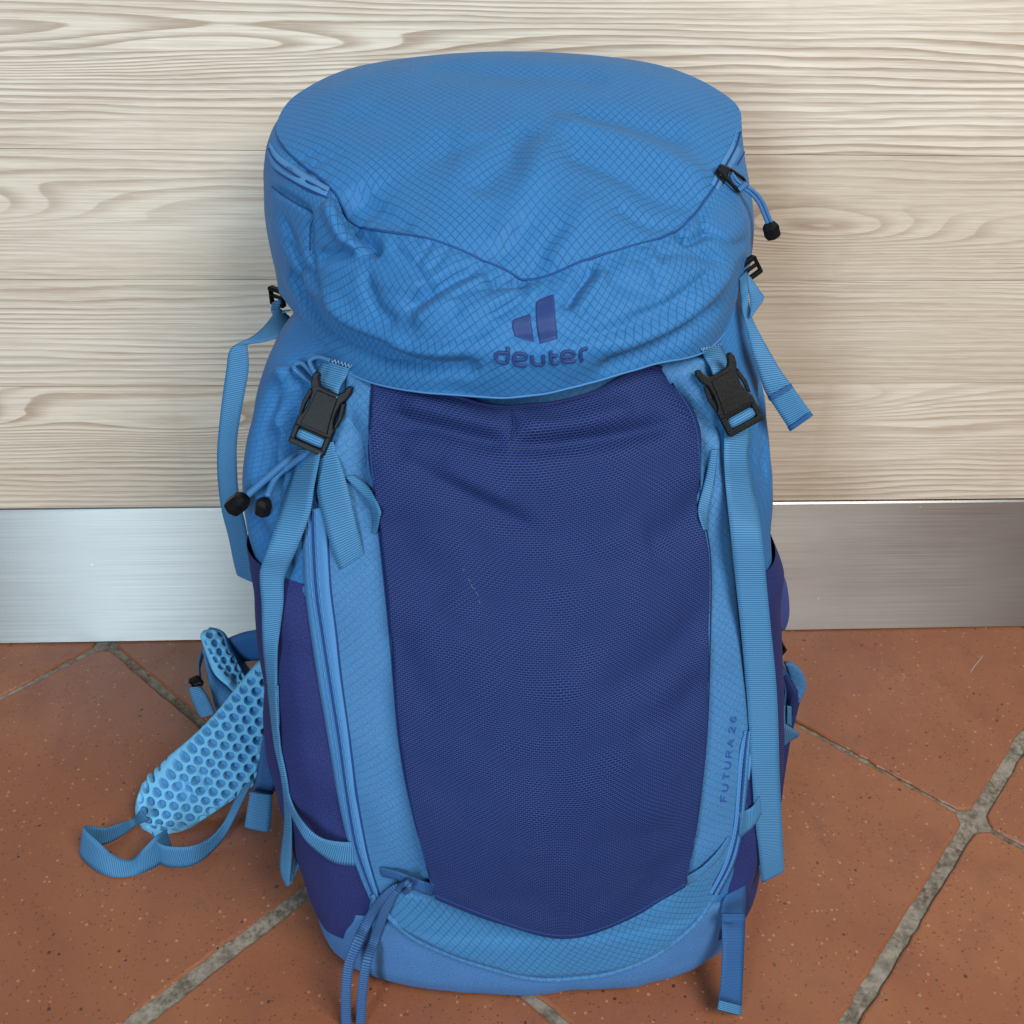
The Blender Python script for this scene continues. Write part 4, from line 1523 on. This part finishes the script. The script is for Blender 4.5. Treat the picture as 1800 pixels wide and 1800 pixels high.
# ------------------------------------------------------------------ gear loops and tie cord at the bottom
g1, PG1 = ribbon('gear_loop', S4, [(668, 1524, 672, 1540, 0.001), (697, 1531, 700, 1547, 0.006), (723, 1541, 723, 1561, 0.008), (745, 1549, 744, 1570, 0.006), (763, 1554, 760, 1575, 0.001)], M_WEBD, bag)
ribbon('gear_loop', S4, [(1208, 1541, 1207, 1556, 0.001), (1222, 1532, 1221, 1548, 0.005), (1240, 1519, 1240, 1532, 0.006), (1262, 1496, 1266, 1506, 0.004), (1280, 1470, 1284, 1476, 0.001)], M_BAND, bag)
S6 = Surf([BODY, PF, PK, PB, PSL, PSR, PG1, ([(-2, -2, 0), (2, -2, 0), (2, 0, 0), (-2, 0, 0)], [(0, 1, 2, 3)])])
tie = empty_part('tie_cord', bag)
A1 = [(706, 1556, 0.006), (690, 1562, 0.009), (672, 1582, 0.008), (656, 1604, 0.008), (641, 1630, 0.008), (629, 1655, -.425), (613, 1698, -.434), (608, 1749, -.442), (609, 1815, -.449)]
B1 = [(712, 1562, 0.006), (696, 1568, 0.010), (680, 1594, 0.009), (667, 1625, 0.008), (657, 1655, 0.006), (645, 1690, -.434), (637, 1740, -.442), (633, 1815, -.449)]
for L_, hwid in ((A1, 9), (B1, 8.5)):
    sts = []
    for i, p in enumerate(L_):
        a = np.array(L_[max(i - 1, 0)][:2], float)
        b = np.array(L_[min(i + 1, len(L_) - 1)][:2], float)
        d = (b - a) / np.linalg.norm(b - a)
        nrm = np.array([-d[1], d[0]])
        hw_ = hwid * (0.6 if i < 2 else 1)
        l_, r_ = np.array(p[:2]) + nrm * hw_, np.array(p[:2]) - nrm * hw_
        sts.append((l_[0], l_[1], r_[0], r_[1], p[2]))
    ribbon('strand', S6, sts, M_TIE, tie, 0.0022)
P3 = np.array([edge_pt(S6, p, o_) for p, o_ in (((700, 1566), 0.008), ((706, 1556), 0.012), ((716, 1552), 0.012), ((720, 1560), 0.010), ((712, 1568), 0.009))])
tube('knot', catmull(P3, 8), 0.0024, M_TIE, tie)

# ------------------------------------------------------------------ lower compression straps
ribbon('compression_strap', S4, [(487, 1205, 489, 1205, -.318, -.312), (488, 1250, 490, 1252, -.325, -.316), (495, 1330, 492, 1336, -.345, -.333), (512, 1408, 505, 1412, -.372, -.352),
                                 (537, 1450, 530, 1466, 0.016, 0.022), (565, 1473, 553, 1492, 0.013, 0.016), (600, 1480, 590, 1517, 0.006), (626, 1479, 634, 1522, 0.002)], M_WEB, bag, guard=0.004)
ribbon('compression_strap', S4, [(1300, 1428, 1299, 1474, 0.002), (1312, 1424, 1311, 1465, 0.004), (1324, 1416, 1326, 1450, 0.006), (1334, 1400, 1338, 1430, 0.008)], M_WEB, bag)
# strap lying on the floor at the right
bs, _ = ribbon('base_strap', S6, [(1274, 1574, 1311, 1556, 0.0004), (1270, 1588, 1311, 1574, 0.004), (1268, 1604, 1310, 1600, 0.008), (1269, 1640, 1309, 1640, -.418, -.415), (1269, 1690, 1307, 1690, -.434, -.43),
                          (1266, 1735, 1305, 1740, -.445), (1261, 1773, 1303, 1783, -.452)], M_WEBD, bag)
ribbon('strap_hem', S6, [(1264, 1758, 1304, 1768, -.4525), (1261, 1774, 1303, 1784, -.4555)], M_WEB, bs)
ribbon('strap_hem', S6, [(1268, 1606, 1309, 1606, -.416), (1268, 1620, 1309, 1620, -.4185)], M_WEBD, bs)

# ------------------------------------------------------------------ hip belt, left wing
def pad(name, edges, n, m, yfun, thick, mat, parent, holes=None, hole_r=0.0032, hole_d=0.0035, pinch=None):
    G = coons(*edges, n, m)
    u = np.linspace(0, 1, m)[None, :].repeat(n, 0)
    v = np.linspace(0, 1, n)[:, None].repeat(m, 1)
    Y = yfun(u, v)
    P_ = at_y(G.reshape(-1, 2), Y.ravel()).reshape(n, m, 3)
    N_ = outward(grid_normals(P_), P_)
    uv = grid_uv(P_)
    eu = np.minimum(u, 1 - u) * np.linalg.norm(P_[n // 2, -1] - P_[n // 2, 0])
    ev = np.minimum(v, 1 - v) * np.linalg.norm(P_[-1, m // 2] - P_[0, m // 2])
    e_ = np.clip(np.minimum(eu, ev) / (thick * 1.1), 0, 1)
    rnd = thick * np.sqrt(np.clip(1 - (1 - e_) ** 2, 0, 1))
    off = rnd.copy()
    if holes is not None:
        hp = holes
        Q0 = P_.reshape(-1, 3) - P_.reshape(-1, 3).mean(0)
        _, _, vt_ = np.linalg.svd(Q0[::7], full_matrices=False)
        U2 = np.stack([Q0 @ vt_[0], Q0 @ vt_[1]], 1).reshape(n, m, 2)
        row = hp * 0.866
        jr = np.round(U2[..., 1] / row)
        best = np.full((n, m), 1e9)
        for dj in (-1, 0, 1):
            rr = jr + dj
            sh = np.where(np.mod(rr, 2) == 0, 0, hp / 2)
            cx_ = np.round((U2[..., 0] - sh) / hp) * hp + sh
            best = np.minimum(best, np.hypot(U2[..., 0] - cx_, U2[..., 1] - rr * row))
        k_ = np.clip((hole_r - best) / (hole_r * 0.24), 0, 1)
        off = off - hole_d * k_ * k_ * (3 - 2 * k_) * np.clip(e_ * 1.3 - 0.2, 0, 1)
    P2_ = P_ + N_ * off[..., None]
    if pinch:
        P2_ = crease(P2_, N_, Surf([((P_ + N_ * rnd[..., None]).reshape(-1, 3), grid_faces(n, m))]), pinch)
    if holes is not None:
        inn = (rnd - hole_d * 0.62)[..., None]
        Q_ = P_ + N_ * np.minimum(inn, thick - hole_d * 0.62)
        a0, a1 = int(n * 0.06), int(n * 0.94)
        b0_, b1_ = int(m * 0.05), int(m * 0.97)
        Q_ = Q_[a0:a1, b0_:b1_]
        back_sheet = (Q_.reshape(-1, 3), grid_faces(*Q_.shape[:2]), grid_uv(Q_))
    Bk = P_ - N_ * 0.003
    V_ = np.concatenate([P2_.reshape(-1, 3), Bk.reshape(-1, 3)])
    g = grid_faces(n, m)
    F_ = list(g) + [tuple(i + n * m for i in f[::-1]) for f in g]
    bd = [j for j in range(m)] + [i * m + m - 1 for i in range(1, n)] + [(n - 1) * m + j for j in range(m - 2, -1, -1)] + [i * m for i in range(n - 2, 0, -1)]
    for a, b in zip(bd, bd[1:] + bd[:1]):
        F_.append((a, a + n * m, b + n * m, b))
    o_ = mk(name, V_, F_, mat, parent, np.concatenate([uv, uv]))
    if holes is not None:
        mk('backing_cloth', back_sheet[0], back_sheet[1], M_BACK, parent, back_sheet[2])
    return fix_normals(o_), (P2_.reshape(-1, 3), g)


belt = empty_part('hip_belt', bag)
hp_, PHP = pad('belt_pad', (
    [(473, 1172), (459, 1160), (426, 1194), (384, 1249), (331, 1311), (295, 1354), (268, 1375)][::-1],
    [(473, 1172), (480, 1225), (477, 1275), (462, 1310), (447, 1377)],
    [(447, 1377), (398, 1413), (359, 1441), (322, 1464), (300, 1472), (280, 1472)][::-1],
    [(268, 1375), (249, 1390), (239, 1412), (239, 1438), (253, 1460), (280, 1472)]), 150, 260,
    lambda u, v: -0.222 + 0.040 * u - 0.045 * v, 0.010, M_FOAM, belt, holes=0.0108, hole_r=0.0042, hole_d=0.0085,
    pinch=[([(312, 1372), (326, 1390), (338, 1414)], -0.0042, 0.0040), ([(345, 1345), (356, 1366), (374, 1394)], -0.003, 0.0030),
           ([(334, 1372), (346, 1388), (352, 1398)], 0.0035, 0.005)])
p2, _ = pad('belt_pad', (
    [(351, 1117), (358, 1109), (370, 1106), (382, 1113)],
    [(382, 1113), (400, 1135), (418, 1165), (432, 1190), (440, 1205)],
    [(404, 1200), (414, 1212), (424, 1214), (440, 1205)],
    [(351, 1117), (362, 1145), (376, 1174), (390, 1190), (404, 1200)]), 130, 50,
    lambda u, v: -0.155 - 0.03 * v + 0.012 * u, 0.006, M_FOAM, belt, holes=0.0090, hole_r=0.0036, hole_d=0.006)
ribbon('belt_cover', S5, [(366, 1105, 385, 1109, -.150, -.13), (390, 1112, 400, 1127, -.15, -.13), (402, 1145, 420, 1150, -.160, -.140), (418, 1178, 434, 1172, -.165, -.145), (432, 1205, 446, 1190, -.17, -.15)], M_PANEL, belt, 0.004)
ribbon('belt_wing', S5, [(398, 1124, 425, 1162, -.148), (430, 1112, 445, 1160, -.15), (470, 1106, 480, 1160, -.16), (500, 1105, 500, 1170, -.18)], M_WEBD, belt, 0.005)
ribbon('belt_wing', S5, [(358, 1140, 368, 1142, -.158, -.150), (362, 1165, 385, 1180, -.163, -.155), (368, 1200, 404, 1205, -.172, -.165), (376, 1235, 415, 1222, -.180, -.175), (382, 1252, 420, 1225, -.185, -.18)], M_PANEL, belt, 0.003)
ladder((345, 1199), (338, 1190), (352, 1208), -.178, 5.2, 'belt_buckle', belt, side=-0.4)
ribbon('belt_web', S5, [(332, 1208, 352, 1206, -.180), (338, 1228, 362, 1220, -.186), (346, 1248, 372, 1240, -.19), (354, 1261, 378, 1254, -.195)], M_WEB, belt, 0.004)
ribbon('belt_web', S5, [(353, 1145, 358, 1152, -.160, -.158), (349, 1168, 352, 1176, -.166, -.162), (350, 1186, 354, 1192, -.172, -.17)], M_WEBD, belt)
# webbing tail behind the pad, with its folded end
ribbon('belt_web', S5, [(462, 1290, 486, 1300, -.235), (455, 1340, 488, 1345, -.25), (447, 1385, 482, 1388, -.262), (440, 1396, 478, 1398, -.268)], M_WEBD, belt)
ribbon('belt_web', S5, [(440, 1391, 479, 1396, -.270), (434, 1425, 477, 1430, -.276), (430, 1453, 474, 1462, -.281)], M_WEB, belt, 0.0035)
# loose webbing looping over the tiles
ribbon('loose_web', S5, [(246, 1424, 262, 1442, -.258, -.262), (234, 1438, 240, 1451, 'stand', 0.004), (208, 1448, 214, 1470, 'stand', 0.004), (184, 1455, 186, 1484, 'stand', 0.004), (162, 1452, 160, 1488, 'stand', 0.004), (147, 1455, 140, 1501, 'stand', 0.003),
                         (173, 1480, 163, 1526, 'stand', 0.006), (200, 1503, 194, 1541, 'stand', 0.012), (230, 1511, 226, 1541, 'stand', 0.012), (253, 1491, 255, 1533, 'stand', 0.006), (274, 1470, 285, 1516, 'stand', 0.004), (292, 1458, 302, 1490, 'stand', 0.002)], M_WEB, belt)
ribbon('loose_web', S5, [(268, 1462, 272, 1500, 'stand', 0.003), (277, 1480, 284, 1519, 'stand', 0.003), (298, 1488, 309, 1525, 'stand', 0.003), (337, 1487, 342, 1520, 'stand', 0.003), (370, 1472, 372, 1498, 'stand', 0.003),
                         (394, 1444, 400, 1462, -.268, -.272), (412, 1408, 432, 1398, -.262), (430, 1380, 446, 1370, -.255)], M_WEB, belt)

# ------------------------------------------------------------------ hip belt, right wing (only its end shows)
wing = empty_part('hip_belt', bag)
o_, _ = pad('belt_pad', (
    [(1335, 1020), (1350, 1008), (1357, 1010)], [(1357, 1010), (1370, 1030), (1376, 1062), (1374, 1085), (1362, 1104)],
    [(1335, 1110), (1350, 1110), (1362, 1104)], [(1335, 1020), (1335, 1065), (1335, 1110)]), 40, 24,
    lambda u, v: -0.235 + 0.03 * u, 0.010, M_NAVY, wing)
o_.data.materials[0] = plain_cloth('wing_navy', (0.030, 0.050, 0.19), (0.045, 0.068, 0.25), 1500)
ribbon('belt_wing', S5, [(1300, 1180, 1300, 1300, -.190), (1330, 1176, 1335, 1300, -.205), (1362, 1180, 1364, 1304, -.225), (1384, 1192, 1378, 1308, -.240), (1399, 1216, 1386, 1300, -.248)], M_NAVY, wing, 0.008)
ladder((1367, 1143), (1356, 1124), (1378, 1164), -.275, 6.8, 'belt_buckle', wing, side=0.5)
ribbon('belt_web', S5, [(1360, 1152, 1372, 1160, -.235), (1374, 1186, 1388, 1192, -.238, -.23), (1380, 1215, 1390, 1220, -.245, -.235), (1376, 1242, 1384, 1246, -.25, -.24)], M_WEBD, wing)
ribbon('belt_cover', S5, [(1378, 1166, 1390, 1164, -.225), (1384, 1182, 1408, 1178, -.228), (1388, 1208, 1416, 1204, -.232), (1386, 1232, 1408, 1228, -.238), (1384, 1248, 1392, 1244, -.24)], M_PANEL, wing, 0.008)
ribbon('belt_pocket', S5, [(1384, 1228, 1408, 1222, -.236), (1378, 1262, 1398, 1260, -.245), (1366, 1300, 1388, 1300, -.255), (1362, 1360, 1378, 1360, -.27), (1352, 1420, 1373, 1410, -.28)], M_NAVY, wing, 0.010)
ribbon('belt_web', S5, [(1372, 1240, 1380, 1240, -.254), (1371, 1270, 1380, 1272, -.258)], M_WEB, wing, 0.002)
ribbon('belt_web', S5, [(1383, 1240, 1391, 1242, -.254), (1383, 1272, 1391, 1276, -.258)], M_WEB, wing, 0.002)
ribbon('belt_web', S5, [(1366, 1268, 1366, 1318, -.262), (1380, 1272, 1378, 1314, -.260), (1400, 1286, 1388, 1302, -.258), (1404, 1288, 1400, 1296, -.256)], M_WEB, wing, 0.003)

# a pale hair lying on the tiles
hq = on_floor([(1706, 1182), (1712, 1172), (1722, 1160), (1727, 1152)], 0.0008)
hair = tube('stray_thread', catmull(hq, 6), 0.0004, simple('pale_thread', (0.40, 0.34, 0.30), 0.7), None, 5)
hair['label'], hair['category'] = 'tiny pale thread lying on the tiles at the right of the kickboard', 'thread'
